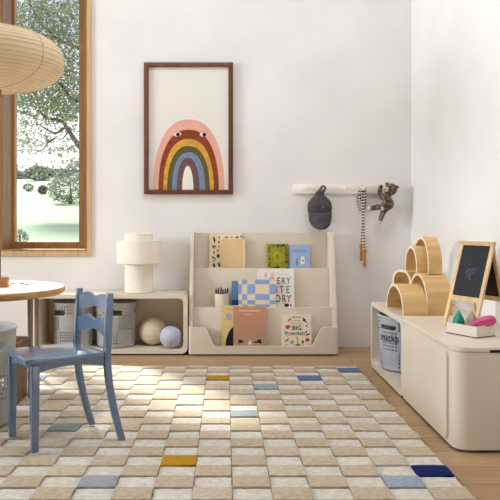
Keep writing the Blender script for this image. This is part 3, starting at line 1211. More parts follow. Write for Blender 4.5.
for i in range(n + 1):          # curved brim hanging below the crown
    a = PI * i / n
    x = 11.8 * k * math.cos(a)
    zb = -5.5 * k - 16.2 * k * math.sin(a) ** .7
    zt_ = -3.0 * k - 1.6 * k * math.sin(a)
    yb = -.034 - .062 * math.sin(a) + .02 * (math.cos(a) ** 2)
    top.append((x, -.03 - .016 * math.sin(a) + .02 * math.cos(a) ** 2, zt_))
    bot.append((x * .98, yb, zb))
g = []
for u in range(7):
    q = u / 6
    g.append([bm.verts.new((A[0] * (1 - q) + B_[0] * q, A[1] * (1 - q) + B_[1] * q - .006 * math.sin(PI * q), A[2] * (1 - q) + B_[2] * q)) for A, B_ in zip(top, bot)])
for A, B_ in zip(g, g[1:]):
    for i in range(n):
        bm.faces.new((A[i], A[i + 1], B_[i + 1], B_[i]))
o = obj('brim', bm, M['charcoal'], cap, ang=80)
md = o.modifiers.new('thick', 'SOLIDIFY')
md.thickness = .004
pegc = rail.location + Vector(((322 - 342.05) * DW / F, -.035, .006))
lp = Vector((pegc.x - cpv.x, 0, pegc.z - cpv.z))
bm = B()
pts = smoothpts([(-2.4 * k, -.006, 14 * k), (-2.0 * k + lp.x * .4, -.006, 16.4 * k), (lp.x - .016, -.004, lp.z), (lp.x, -.004, lp.z + .0165),
                 (lp.x + .016, -.004, lp.z), (2.2 * k + lp.x * .3, -.006, 16.4 * k), (2.4 * k, -.006, 14 * k)], 5)
n_ = len(pts)
for side in range(2):
    pass
va = []
for i_, q in enumerate(pts):           # broad flat strap, wider where it meets the crown
    e_ = abs(i_ / (n_ - 1) - .5) * 2
    hw_ = .0085 + .010 * e_ ** 2
    t_ = (pts[min(i_ + 1, n_ - 1)] - pts[max(i_ - 1, 0)]).normalized()
    nx_ = Vector((t_.z, 0, -t_.x)) * hw_ * .75
    yy = Vector((0, hw_, 0))
    va.append([bm.verts.new(q + a_) for a_ in (nx_ - yy, nx_ + yy, -nx_ + yy, -nx_ - yy)])
for A, B_ in zip(va, va[1:]):
    for i_ in range(4):
        j_ = (i_ + 1) % 4
        bm.faces.new((A[i_], A[j_], B_[j_], B_[i_]))
bm.faces.new(va[0][::-1])
bm.faces.new(va[-1])
obj('strap', bm, M['charcoal'], cap)
bm = B()
tube(bm, smoothpts([(1.0 * k, -.03, 11 * k), (1.6 * k, -.045, 5 * k), (2.4 * k, -.05, 0), (3.4 * k, -.046, -4 * k)], 5), .0018, 6)
tube(bm, smoothpts([(-8.5 * k, -.036, -1 * k), (-4 * k, -.047, 2.2 * k), (.5 * k, -.05, 3.8 * k), (3 * k, -.048, 2 * k)], 5), .0018, 6)
obj('seam', bm, M['charcoal_l'], cap)
bm = B()
lathe(bm, [(.001, -.05), (.004, -.05), (.004, -.046), (.001, -.045)], 10, (2.6 * k, -.001, .5 * k), 'y')
obj('buckle', bm, M['metal_pin'], cap)

# ------------------------------------------------------------------ skipping rope
b = M['blue'].node_tree.nodes['Principled BSDF']
b.inputs['Coat Weight'].default_value = 1
b.inputs['Coat IOR'].default_value = 1.65
b.inputs['Coat Roughness'].default_value = .16
m = M['rope'] = mat('checked_rope', (226, 214, 198), .8)
N, L = m.node_tree.nodes, m.node_tree.links
uv = N.new('ShaderNodeUVMap')
mp = N.new('ShaderNodeMapping')
mp.inputs['Scale'].default_value = (2, 92, 1)
ck = N.new('ShaderNodeTexChecker')
ck.inputs['Scale'].default_value = 1
ck.inputs[1].default_value = srgb(232, 222, 206)
ck.inputs[2].default_value = srgb(34, 30, 30)
L.new(uv.outputs[0], mp.inputs[0])
L.new(mp.outputs[0], ck.inputs[0])
L.new(ck.outputs[0], N['Principled BSDF'].inputs['Base Color'])
pg = rail.location + Vector(((361.6 - 342.05) * DW / F, -.034, .006))
rope = thing('skipping_rope', 'black and white skipping rope with wooden handles, hanging from the fourth peg', 'skipping rope', (pg.x, pg.y, pg.z))
k = DW / F
bm = B()
for i, (wx, zl) in enumerate(((-1.6, -16), (1.8, -20), (2.6, -13.5), (-2.6, -22))):
    dy = -.009 + .006 * i
    c_ = wx * .45 * k
    pts = [(c_ - .012, dy, -.006), (c_ - .018 - .004 * i, dy, zl * .5 * k), (c_ - .012, dy, zl * .92 * k), (c_, dy, zl * k), (c_ + .013, dy, zl * .9 * k), (c_ + .016, dy, zl * .45 * k), (c_ + .010, dy, .002), (c_ * .3, dy, .0175)]
    sp_ = smoothpts(pts + [pts[0]], 6)
    tube(bm, sp_[:-1], .0062, 8, uv=True)
for x0, x1, zl in ((-.010, -1.6 * k, -56), (.010, 1.3 * k, -62)):
    tube(bm, smoothpts([(x0 * .8, -.014, .014), (x0, -.016, -.02), (x1 * .4, -.02, -25 * k), (x1 * .8, -.018, -45 * k), (x1, -.018, (zl + 2) * k)], 10), .0062, 8, uv=True)
obj('cord', bm, M['rope'], rope)
for x1, z0_ in ((-1.9 * k, -54.5), (1.2 * k, -60)):
    bm = B()
    z0_ = z0_ * k
    lathe(bm, [(.004, 0), (.011, -.006), (.0145, -.018), (.012, -.032), (.0085, -.045), (.0095, -.07), (.0115, -.1), (.0115, -.118), (.009, -.128), (.005, -.132)], 18, (x1, -.022 if x1 < 0 else -.03, z0_))
    obj('handle', bm, M['handle_wood'], rope)

# ------------------------------------------------------------------ plush monkey
ay = DW - .075
k = ay / F


def pm(px, py, dy=0):
    q = at(px, py, ay)
    return Vector((q.x, ay + dy, q.z))


o0 = pm(386, 200)
monkey = thing('plush_monkey', 'dark brown plush monkey clinging to the last peg of the rail', 'plush toy', o0)


def blob(name, shapes, material, parent, origin, vox=.0048, jitter=0):
    """spheres (p, r) and tapered limbs ([p...], [r...]) fused into one continuous skin"""
    bm = bmesh.new()
    for a, r_ in shapes:
        if isinstance(a, list):
            tube(bm, smoothpts([q - origin for q in a], 5), [r_[0] + (r_[1] - r_[0]) * i / (5 * (len(a) - 1)) for i in range(5 * (len(a) - 1) + 1)], 12)
            ball(bm, a[-1] - origin, r_[1], 14, 10)
        else:
            ball(bm, a - origin, r_, 20, 14)
    bmesh.ops.recalc_face_normals(bm, faces=bm.faces[:])
    me = bpy.data.meshes.new(name)
    bm.to_mesh(me)
    bm.free()
    o = bpy.data.objects.new(name, me)
    COL.objects.link(o)
    md = o.modifiers.new('fuse', 'REMESH')
    md.mode = 'VOXEL'
    md.voxel_size = vox
    m2 = o.modifiers.new('soft', 'SMOOTH')
    m2.iterations = 4
    dg = bpy.context.evaluated_depsgraph_get()
    me2 = bpy.data.meshes.new_from_object(o.evaluated_get(dg))
    bpy.data.objects.remove(o)
    rj = random.Random(5)
    for v in me2.vertices:
        v.co += v.normal * rj.uniform(-1, 1) * jitter
    me2.materials.clear()
    me2.materials.append(material)
    me2.shade_smooth()
    o2 = bpy.data.objects.new(name, me2)
    COL.objects.link(o2)
    o2.parent = parent
    return o2


blob('body', [
    (pm(388.2, 204, -.004), (.040, .038, .046)), (pm(387, 198.5, -.004), (.031, .03, .034)),
    (pm(390.6, 189.4, -.012), (.043, .038, .044)), (pm(387.4, 190.4, -.022), (.03, .028, .03)),
    ([pm(386.5, 206.5, -.015), pm(380, 206.8, -.022), pm(371, 208.2, -.026)], (.024, .018)),
    ([pm(386, 208, -.012), pm(382.4, 213, -.016), pm(379.8, 220.5, -.018)], (.024, .0145)),
    ([pm(386, 200, -.012), pm(381, 196.5, -.014), pm(379, 191.5, -.014), pm(380.6, 186.6, -.014)], (.022, .0145)),
    ([pm(386.5, 199, -.03), pm(383.2, 203, -.036), pm(381.6, 206.5, -.04)], (.02, .0135)),
], M['fur'], monkey, o0, .0048, .0022)
for p_, r_ in ((pm(368.6, 208.5, -.027), .0155), (pm(379.3, 222.4, -.018), .0145), (pm(381.2, 208.6, -.043), .0125)):
    bm = B()
    ball(bm, p_ - o0, (r_, r_, r_ * 1.1), 14, 10)
    obj('paw', bm, M['fur_cream'], monkey)
bm = B()
ball(bm, pm(384.6, 189.6, -.044) - o0, (.019, .016, .019), 18, 12)
obj('muzzle', bm, M['fur_cream'], monkey)
for px, py, dy in ((384.4, 187.0, -.057), (388.4, 187.4, -.0555)):
    bm = B()
    ball(bm, pm(px, py, dy) - o0, .0052, 10, 8)
    obj('eye', bm, M['black'], monkey)
bm = B()
ball(bm, pm(383.2, 189.6, -.0605) - o0, (.006, .004, .0045), 10, 8)
obj('nose', bm, M['black'], monkey)
for px, py, dy in ((386.6, 184.0, -.016), (396.3, 187.2, -.02)):
    bm = B()
    ball(bm, pm(px, py, dy) - o0, (.013, .008, .013), 14, 10)
    obj('ear', bm, M['fur'], monkey)

# ------------------------------------------------------------------ wooden arches
AG = 'stacked wooden arches'
ZT = .4283


def arch_block(label, xa, ln, yc, hw, hh, z0, th=.015, rz=0, en=2.0):
    t = thing('wooden_arch', label, 'wooden arch', (xa, yc, z0), rz, AG)
    def prof(a_, h_):
        st = max(0, h_ - a_)
        n = 36
        pts = [(-a_, 0)] if st > .001 else []
        hz = h_ - st
        for i in range(n + 1):
            a = PI - PI * i / n
            c_, s_ = math.cos(a), math.sin(a)
            pts.append((a_ * (1 if c_ > 0 else -1) * abs(c_) ** (2 / en), st + hz * abs(s_) ** (2 / en)))
        if st > .001:
            pts.append((a_, 0))
        return pts
    o_ = prof(hw, hh)
    i_ = prof(hw - th, hh - th)
    if len(o_) != len(i_):
        i_ = prof(hw - th, max(hh - th, hw - th + .0011))
        o_ = prof(hw, max(hh, hw + .0011))
    bm = B()
    poly_o, poly_i = o_, i_
    n = len(o_)
    V = [[bm.verts.new((x, p[0], p[1])) for p in lp_] for lp_ in (o_, i_) for x in (.0, ln)]
    oa, ob, ia, ib = V
    for q in range(n - 1):
        fs = [(oa[q], oa[q + 1], ia[q + 1], ia[q]), (ob[q + 1], ob[q], ib[q], ib[q + 1]), (oa[q + 1], oa[q], ob[q], ob[q + 1]), (ia[q], ia[q + 1], ib[q + 1], ib[q])]
        for kk, f in enumerate(fs):
            bm.faces.new(f)
    bm.faces.new((oa[0], ia[0], ib[0], ob[0]))
    bm.faces.new((oa[-1], ob[-1], ib[-1], ia[-1]))
    obj('arch_shell', bm, M['ply'], t)
    for x0, x1 in ((-.0012, -.0001), (ln + .0001, ln + .0012)):   # pale sawn edge on both ends
        bm = B()
        V = [[bm.verts.new((x, p[0], p[1])) for p in lp_] for lp_ in (o_, i_) for x in (x0, x1)]
        oa, ob, ia, ib = V
        for q in range(n - 1):
            for f in [(oa[q], oa[q + 1], ia[q + 1], ia[q]), (ob[q + 1], ob[q], ib[q], ib[q + 1]), (oa[q + 1], oa[q], ob[q], ob[q + 1]), (ia[q], ia[q + 1], ib[q + 1], ib[q])]:
                bm.faces.new(f)
        bm.faces.new((oa[0], ia[0], ib[0], ob[0]))
        bm.faces.new((oa[-1], ob[-1], ib[-1], ia[-1]))
        obj('end_edge', bm, M['ply_edge'], t)
    return t


arch_block('low wide wooden arch at the front of the stack, nearest the cubby edge', .965, .131, 3.783, .19, .1551, ZT)
arch_block('tall wooden arch on the cubby, nearest the easel', 1.1, .135, 3.79, .186, .216, ZT)
arch_block('wooden arch at the far end of the stack, half hidden behind the low one', 1.086, .13, 4.09, .098, .213, ZT, rz=math.radians(20), en=2.6)
arch_block('smaller upper wooden arch tucked inside the topmost one', 1.092, .09, 3.905, .123, .153, ZT + .2135)
arch_block('topmost tall wooden arch of the stack', 1.145, .075, 3.89, .152, .208, ZT + .2135)

# ------------------------------------------------------------------ easel
eb = Vector((1.074, 3.29, ZT))
bd = Vector((.9, .436, 0)).normalized()
wd = Vector((.436, -.9, 0)).normalized()
EW, EH, LEAN = .211, .414, .125
easel = thing('tabletop_easel', 'pine tabletop chalkboard easel on the right cabinet, behind the toy tray', 'easel', eb, math.atan2(wd.y, wd.x))
# local: x along width, y = away from viewer(back), z up
def eb_box(bm, x0, x1, z0, z1, d0, d1, side):
    """member lying in the front (side=1) or rear (side=-1) leaning frame"""
    vs = []
    for x in (x0, x1):
        for z in (z0, z1):
            for d in (d0, d1):
                y = LEAN * (z / EH) if side > 0 else (LEAN + .102) - .102 * (z / EH)
                vs.append(bm.verts.new((x, y + (d if side > 0 else -d), z)))
    idx = [(0, 1, 3, 2), (4, 6, 7, 5), (0, 4, 5, 1), (2, 3, 7, 6), (0, 2, 6, 4), (1, 5, 7, 3)]
    for f in idx:
        bm.faces.new([vs[i] for i in f])


lw = .021
for side, nm in ((1, 'front'), (-1, 'rear')):
    for x0 in (0, EW - lw):
        bm = B()
        eb_box(bm, x0, x0 + lw, 0.0, EH, 0, .013, side)
        bmesh.ops.recalc_face_normals(bm, faces=bm.faces[:])
        bev(bm, .002, 1)
        obj('leg', bm, M['pine'], easel)
    for z0_, z1_ in ((EH - lw, EH - .001), (.125, .148)):
        bm = B()
        eb_box(bm, lw + .0003, EW - lw - .0003, z0_, z1_, 0.0005, .0125, side)
        obj('frame_rail', bm, M['pine'], easel)
    bm = B()
    eb_box(bm, lw + .0003, EW - lw - .0003, .1485, EH - lw - .0005, .004, .009, side)
    brd = obj('chalkboard_panel', bm, M['chalkboard'] if side > 0 else M['board_back'], easel)
bm = B()
scrib = [[(-.03, .0), (-.018, .012), (-.004, .006), (.008, .016), (.022, .01), (.034, .02)], [(-.02, .012), (-.024, -.014), (-.016, -.034)], [(-.004, .006), (-.006, -.02), (.002, -.04)],
         [(.008, .014), (.006, -.016)], [(-.03, .0), (-.036, -.012)], [(-.028, .03), (-.012, .036)], [(.02, .01), (.016, -.008)], [(-.024, -.014), (-.004, -.018)]]
zc_ = .268
for st in scrib:
    for dx, dz in ((0, 0), (.002, .001)):
        tube(bm, [(EW / 2 + x + dx, LEAN * ((zc_ + z + dz) / EH) + .0035, zc_ + z + dz) for x, z in st], .0011, 5)
o = obj('chalk_drawing', bm, M['chalk'], easel)
bm = B()
lathe(bm, [(.004, -.003), (.004, EW + .003)], 10, (0, LEAN + .006, EH - .012), 'x')
for v in bm.verts:
    pass
obj('hinge_rod', bm, M['metal_pin'], easel)

# ------------------------------------------------------------------ tray with fabric shapes
ta = Vector((1.10, 2.905))
d1 = Vector((-.50, .866)).normalized()      # towards the far-left corner
tray = thing('toy_tray', 'small off-white tray holding fabric shapes, on the near end of the right cabinet', 'tray', (ta.x, ta.y, ZT), math.atan2(d1.y, d1.x) - PI)
# local: +x from far-left to the near corner... near corner at (0,0), tray spans x -L..0 , y 0..W after rotation
TL, TW, TH = .168, .12, .05
bm = B()
bt = .006


def trbox(bm, *a):
    box(bm, *a)


box(bm, 0, TL, 0, bt, 0, TH)
box(bm, 0, TL, TW - bt, TW, 0, TH)
box(bm, 0, bt, bt, TW - bt, 0, TH)
box(bm, TL - bt, TL, bt, TW - bt, 0, TH)
box(bm, bt, TL - bt, bt, TW - bt, .001, .006)
o = obj('tray_body', bm, M['tray'], tray)
tray.rotation_euler.z = math.atan2(d1.y, d1.x)
# with +x along d1 the +y axis points away from the right wall; flip
for v in o.data.vertices:
    v.co.y = -v.co.y
o.data.flip_normals()
bm = B()
box(bm, -.0008, TL + .0008, -TW - .0008, .0008, .0005, .004)
obj('tray_foot', bm, M['dark'], tray)


def gem(name, label, px, py_bot, py_top, Y, rx, ry, lean, material, g, seg=5, mid=.45, tilt=(0, 0)):
    a = at(px, py_bot, Y)
    h_ = at(px, py_top, Y).z - (ZT + .0075)
    bm = B()
    lathe(bm, [(rx * .55, 0), (rx, h_ * mid * .5), (rx * .92, h_ * mid), (.0035, h_)], seg)
    for v in bm.verts:
        v.co.y *= ry / rx
    bev(bm, .0025, 2)
    o = obj(name, bm, material, None, (a.x, Y, ZT + .0075), ang=20)
    o.rotation_euler = (tilt[0], tilt[1], lean)
    return tag(o, label, 'fabric toy', g)


TG = 'fabric shapes in the toy tray'
c_ = Vector((ta.x, ta.y)) + d1 * TL * .5


def tl(u, v):     # along the tray (0 near .. 1 far), across (0 front .. 1 wall side)
    p2 = Vector((ta.x, ta.y)) + d1 * TL * u + Vector((d1.y, -d1.x)) * TW * v
    return p2


def gem2(label, u, v, h_, rx, material, rot=0, tilt=(0, 0), seg=5, mid=.5, z=.0072, stretch=1):
    p2 = tl(u, v)
    bm = B()
    lathe(bm, [(rx * .45, 0), (rx, h_ * mid * .6), (rx * .95, h_ * mid), (.004, h_)], seg)
    bev(bm, .0022, 2)
    for q in bm.verts:
        q.co.y *= stretch
    o = obj('fabric_shape', bm, material, None, (p2.x, p2.y, ZT + z), ang=18)
    o.rotation_euler = (tilt[0], tilt[1], rot)
    return tag(o, label, 'fabric toy', TG)


gem2('teal faceted fabric shape standing at the left end of the toy tray', .80, .36, .098, .0275, M['teal'], .4, mid=.62)
gem2('taupe faceted fabric shape between the teal and pink ones', .50, .55, .098, .030, M['taupe'], .9, mid=.66)
# long pink gem leaning over the wall-side rim
def long_gem(label, A, Bp, r_, material, g):
    A, Bp = Vector(A), Vector(Bp)
    ln = (Bp - A).length
    bm = B()
    lathe(bm, [(.006, 0), (r_ * .8, ln * .3), (r_, ln * .62), (r_ * .92, ln * .86), (r_ * .55, ln)], 5)
    bev(bm, .0022, 2)
    o = obj('fabric_shape', bm, material, None, A, ang=18)
    o.rotation_euler = (Bp - A).to_track_quat('Z', 'Y').to_euler()
    return tag(o, label, 'fabric toy', g)


p0, p1 = tl(.36, .16), tl(-.06, .92)
long_gem('long pink faceted fabric shape resting across the right end of the toy tray', (p0.x, p0.y, ZT + .040), (p1.x, p1.y, ZT + .076), .028, M['pink'], TG)
p0, p1 = tl(.22, .5), tl(.16, .88)
long_gem('small mauve fabric shape peeking out under the pink one in the tray', (p0.x, p0.y, ZT + .022), (p1.x, p1.y, ZT + .024), .0145, M['mauve'], TG)

# ------------------------------------------------------------------ table
RZ = .0245
TC = Vector((-1.292, 3.63))
TR, TZ = .408, .58
table = thing('play_table', 'round white topped play table with a wooden edge, at the left', 'table', (TC.x, TC.y, RZ))
bm = B()
zt_ = TZ - RZ
lathe(bm, [(TR - .016, zt_ - .038), (TR - .003, zt_ - .026), (TR, zt_ - .014), (TR - .003, zt_ - .004), (TR - .006, zt_ - .0015)], 96)
obj('table_edge', bm, M['table_edge'], table)
bm = B()
lathe(bm, [(TR - .006, zt_ - .0014), (TR - .0075, zt_)], 96)
obj('table_top', bm, M['table_top'], table)
for a in (-33, 57, 147, 237):
    a = math.radians(a)
    bm = B()
    x, y = .338 * math.cos(a), .338 * math.sin(a)
    lathe(bm, [(.0115, 0.0), (.013, .3), (.015, zt_ - .0385)], 20, (x, y, 0))
    obj('leg', bm, M['table_leg'], table)
# things on the table
p = at(3.5, 284.2, 3.62)
blk = thing('wooden_toy_stand', 'small wooden block with a dark red post, standing on the play table', 'toy', (-1.245, 3.63, TZ + .0003))
bm = B()
box(bm, -.06, .061, -.02, .02, 0, .056)
bev(bm, .003)
obj('block', bm, M['block_wood'], blk)
bm = B()
lathe(bm, [(.014, .0565), (.013, .06), (.013, .2), (.008, .21)], 16, (.008, 0, 0))
obj('post', bm, M['dark_red'], blk)
for px, py, rz, mt, lab in ((9.5, 285.8, .5, 'yellow_piece', 'yellow-green game piece lying next to the wooden block'), (12.8, 284.2, .1, 'olive_piece', 'olive game piece just behind the yellow-green one'),
                            (22.2, 284.0, -.1, 'olive_piece', 'left olive game piece of the pair near the table rim'), (27, 284.8, .3, 'olive_piece', 'right olive game piece of the pair, nearest the table rim')):
    Y = (H - TZ) * F / (py - CY)
    a = at(px, py, Y)
    bm = B()
    box(bm, -.0125, .0125, -.007, .007, 0, .007)
    bev(bm, .0015)
    tag(obj('game_piece', bm, M[mt], None, (a.x, Y, TZ + .0003)), lab, 'game piece', 'game pieces on the play table').rotation_euler = (0, 0, rz)

# ------------------------------------------------------------------ stool under the table
st = thing('wooden_stool', 'low brown wooden stool tucked under the play table, behind the floor basket', 'stool', (-1.165, 3.405, .0245))
bm = B()
box(bm, -.135, .135, -.1, .1, .285, .31)
bev(bm, .004)
obj('seat', bm, M['stool'], st)
for x in (-.115, .115):
    bm = B()
    box(bm, x - .014, x + .014, -.09, .09, .0, .2848)
    bev(bm, .003)
    obj('side_panel', bm, M['stool'], st)
bm = B()
box(bm, -.1005, .1005, -.012, .012, .12, .17)
obj('stretcher', bm, M['stool'], st)

# ------------------------------------------------------------------ blue chair
O = Vector((-.679, 2.830))
th = .56
uu, vv = Vector((math.cos(th), math.sin(th))), Vector((-math.sin(th), math.cos(th)))
chair = thing('kids_chair', 'blue wooden child chair with wavy ladder back, pulled out from the play table', 'chair', (O.x, O.y, .0245), th)
ZR = .0245


def lc(x, y):
    d = Vector((x, y)) - O
    return Vector((d.dot(uu), d.dot(vv)))


KS = .977
nf, ff, nr, fr_ = lc(-.774 * KS, 2.702 * KS), lc(-.928 * KS, 2.899 * KS), lc(-.444 * KS, 2.858 * KS), lc(-.614 * KS, 3.070 * KS)
nt_, ft_ = lc(-.494, 2.785), lc(-.666, 2.990)
SZ = .397 - ZR
PZ = .640 - ZR


def bar(bm, rings_):
    """rings_: list of 4-vertex cross sections"""
    R_ = [[bm.verts.new(p_) for p_ in q] for q in rings_]
    for A, B_ in zip(R_, R_[1:]):
        for i in range(4):
            j = (i + 1) % 4
            bm.faces.new((A[i], A[j], B_[j], B_[i]))
    bm.faces.new(R_[0][::-1])
    bm.faces.new(R_[-1])


def sect(cx, cy, z, a, b_):
    return [(cx - a, cy - b_, z), (cx + a, cy - b_, z), (cx + a, cy + b_, z), (cx - a, cy + b_, z)]


def bev_long(bm, w):
    bmesh.ops.recalc_face_normals(bm, faces=bm.faces[:])
    ee = [e for e in bm.edges if e.calc_face_angle(0) > .9]
    bmesh.ops.bevel(bm, geom=ee, offset=w, segments=3, affect='EDGES', profile=.5)


for q in (nf, ff):
    bm = B()
    bar(bm, [sect(q.x, q.y, 0, .0145, .0145), sect(q.x, q.y, .2, .0165, .0165), sect(q.x, q.y, SZ - .026, .0175, .0175)])
    bev_long(bm, .005)
    obj('leg', bm, M['blue'], chair)
for ft, tp in ((nr, nt_), (fr_, ft_)):
    bm = B()
    rr = []
    for i in range(25):
        z = PZ * i / 24
        q = max(0, (.35 - z) / .35) ** 1.7
        c_ = tp + (ft - tp) * q
        lean = .012 * max(0, (z - .36) / .25)
        rr.append(sect(c_.x + lean, c_.y, z, .0145 if z < .55 else .0135, .0135))
    bar(bm, rr)
    bev_long(bm, .004)
    obj('back_post', bm, M['blue'], chair)
# seat: rounded trapezoid
bm = B()
fx = (nf.x + ff.x) / 2 - .031
P4 = [(fx, nf.y - .016), (nt_.x - .016, nt_.y - .012), (ft_.x - .016, ft_.y + .012), (fx, ff.y + .022)]
out = []
for i in range(4):
    a, c_, b_ = Vector(P4[i - 1]), Vector(P4[i]), Vector(P4[(i + 1) % 4])
    r_ = .035 if i in (0, 3) else .006
    da, db = (a - c_).normalized(), (b_ - c_).normalized()
    for q in range(7):
        s_ = q / 6
        out.append(tuple(c_ + da * r_ * (1 - s_) ** 2 + db * r_ * s_ ** 2))
# bow the front edge a little
prism(bm, out, 'z', SZ - .026, SZ)
bmesh.ops.recalc_face_normals(bm, faces=bm.faces[:])
bmesh.ops.bevel(bm, geom=[e for e in bm.edges if e.calc_face_angle(0) > 1.2 and abs(e.verts[0].co.z - e.verts[1].co.z) < 1e-5], offset=.008, segments=3, affect='EDGES', profile=.6)
obj('seat', bm, M['blue'], chair)


def apron(A, Bp, z_top, hgt, arch_, thk=.016):
    """rail from A to Bp (xy) with an arched lower edge"""
    A, Bp = Vector(A), Vector(Bp)
    d = Bp - A
    ln = d.length
    d.normalize()
    n_ = Vector((-d.y, d.x)) * thk / 2
    bm = B()
    N_ = 16
    rows_ = []
    for i in range(N_ + 1):
        s_ = i / N_
        zb = z_top - hgt + arch_ * math.sin(PI * s_) ** .8
        c_ = A + d * ln * s_
        rows_.append([bm.verts.new((c_.x + sg * n_.x, c_.y + sg * n_.y, z)) for sg, z in ((-1, zb), (1, zb), (1, z_top), (-1, z_top))])
    for P_, Q_ in zip(rows_, rows_[1:]):
        for i in range(4):
            j = (i + 1) % 4
            bm.faces.new((P_[i], P_[j], Q_[j], Q_[i]))
    bm.faces.new(rows_[0][::-1])
    bm.faces.new(rows_[-1])
    obj('seat_rail', bm, M['blue'], chair)


zt_ = SZ - .0262
g_ = .019
apron((nf.x + g_, nf.y + .003), (nt_.x - .0155, nt_.y + .003), zt_, .034, .018)
apron((ff.x + g_, ff.y - .003), (ft_.x - .0155, ft_.y - .003), zt_, .034, .018)
apron((nf.x, nf.y + g_), (ff.x, ff.y - g_), zt_, .034, .016)
apron((nt_.x, nt_.y + .0142), (ft_.x, ft_.y - .0142), SZ - .003, .055, .012)


def slat(z_mid, hgt, name):
    bm = B()
    N_ = 36
    A, Bp = Vector((nt_.x, nt_.y + .0137)), Vector((ft_.x, ft_.y - .0137))
    lean = .012 * max(0, (z_mid - .36) / .25)
    rows_ = []
    for i in range(N_ + 1):
        s_ = i / N_
        wv = math.cos(4 * PI * (s_ - .5))          # two humps with a dip in the middle
        zt2 = z_mid + hgt / 2 - .008 * wv * (1 if .04 < s_ < .96 else .6)
        zb2 = z_mid - hgt / 2 + .010 * math.cos(2 * PI * (s_ - .5)) - .004
        c_ = A + (Bp - A) * s_
        bow = .012 * math.sin(PI * s_)
        rows_.append([bm.verts.new((c_.x + lean + bow + dx, c_.y, z)) for dx, z in ((-.007, zb2), (.007, zb2), (.007, zt2), (-.007, zt2))])
    for P_, Q_ in zip(rows_, rows_[1:]):
        for i in range(4):
            j = (i + 1) % 4
            bm.faces.new((P_[i], P_[j], Q_[j], Q_[i]))
    bm.faces.new(rows_[0][::-1])
    bm.faces.new(rows_[-1])
    obj(name, bm, M['blue'], chair)


slat(.594 - ZR, .056, 'back_slat')
slat(.495 - ZR, .056, 'back_slat')

# ------------------------------------------------------------------ paper lantern
LZ = at(0, 60.0, 3.63).z
lant = thing('paper_lantern', 'wide flattened cream paper lantern hanging above the play table', 'pendant lamp', (TC.x, TC.y, LZ))
RA, RB = .405, .163
bm = B()
prof = []
nn = 112
for i in range(nn + 1):
    a = -PI / 2 * .93 + PI * .93 * i / nn
    ca, sa = math.cos(a), math.sin(a)
    r_ = RA * abs(ca) ** (2 / 2.45)
    z = RB * (1 if sa > 0 else -1) * abs(sa) ** (2 / 2.45)
    r_ *= 1 - .004 * abs(math.sin(PI * i / 4))
    prof.append((max(r_, .02), z))
lathe(bm, prof, 72, cap=False)
obj('paper_shade', bm, M['lantern'], lant, ang=80)
bm = B()
for q in range(5):
    a = math.radians(-29 + 72 * q)
    pts = [(pr2[0] * 1.003 * math.cos(a), pr2[0] * 1.003 * math.sin(a), pr2[1]) for pr2 in prof[::3]]
    bm = B()
    tube(bm, pts, .0022, 6)
    obj('paper_seam', bm, M['seam'], lant)
bm = B()
hel = []
TURN = 26
for i in range(TURN * 48 + 1):       # one bamboo strip wound as a helix inside the paper
    f_ = i / (TURN * 48) * nn
    i0 = min(int(f_), nn - 1)
    q = f_ - i0
    rr = prof[i0][0] * (1 - q) + prof[i0 + 1][0] * q
    zz = prof[i0][1] * (1 - q) + prof[i0 + 1][1] * q
    a = 2 * PI * i / 48
    hel.append(((rr + .0006) * math.cos(a), (rr + .0006) * math.sin(a), zz))
tube(bm, hel, .0013, 4)
obj('bamboo_rib', bm, M['seam'], lant)
bm = B()
zb = prof[0][1]
lathe(bm, [(.066, zb - .045), (.07, zb - .038), (.07, zb + .004), (.05, zb + .004)], 32)
obj('lower_ring', bm, M['oak'], lant)
bm = B()
lathe(bm, [(.05, -zb - .004), (.06, -zb - .004), (.06, -zb + .02), (.02, -zb + .022)], 32)
obj('upper_ring', bm, M['oak'], lant)
bm = B()
tube(bm, [(0, 0, -zb + .02), (0, 0, ZC - LZ - .025)], .004, 8)
obj('cord', bm, M['cup'], lant)
bm = B()
lathe(bm, [(.05, ZC - LZ - .024), (.055, ZC - LZ - .001)], 24)
obj('ceiling_rose', bm, M['cup'], lant)


# ------------------------------------------------------------------ outside
def hill(X, Y):
    return .52 + .0875 * (Y - 9) + .2 * math.sin(X * .11 + 1) * (Y / 60) + .05 * math.sin(Y * .35 + X * .2) * min(1, Y / 30)


bm = B()
nx, ny = 60, 60
g = [[bm.verts.new((-70 + 110 * i / nx, 5.6 + 64 * (j / ny) ** 1.4, 0)) for i in range(nx + 1)] for j in range(ny + 1)]
for row in g:
    for v in row:
        v.co.z = hill(v.co.x, v.co.y)
for j in range(ny):
    for i in range(nx):
        bm.faces.new((g[j][i], g[j][i + 1], g[j + 1][i + 1], g[j + 1][i]))
o = obj('meadow_ground', bm, M['meadow'], None, ang=180)
o['kind'] = 'structure'

rl = random.Random(21)


def leaves(bm, c, rad, n, size, nm=2, shell=.35, keep=None):
    for _ in range(n):
        for _t in range(20):
            d = Vector((rl.gauss(0, 1), rl.gauss(0, 1), rl.gauss(0, 1)))
            if d.length < .01:
                continue
            d.normalize()
            q = shell + (1 - shell) * rl.random() ** .5
            p_ = Vector(c) + Vector((d.x * rad[0], d.y * rad[1], d.z * rad[2])) * q
            if keep is None or keep(p_):
                break
        else:
            continue
        e1 = Vector((rl.gauss(0, 1), rl.gauss(0, 1), rl.gauss(0, .7))).normalized()
        e2 = e1.cross(Vector((rl.gauss(0, 1), rl.gauss(0, 1), rl.gauss(0, 1)))).normalized()
        s_ = size * rl.uniform(.6, 1.3)
        vs = [bm.verts.new(p_ + e1 * s_ * a + e2 * s_ * b_ + Vector((0, 0, -s_ * .12 * abs(a)))) for a, b_ in ((-1, 0), (-.2, .42), (1, 0), (-.2, -.42))]
        f = bm.faces.new(vs)
        f.material_index = rl.randrange(nm)


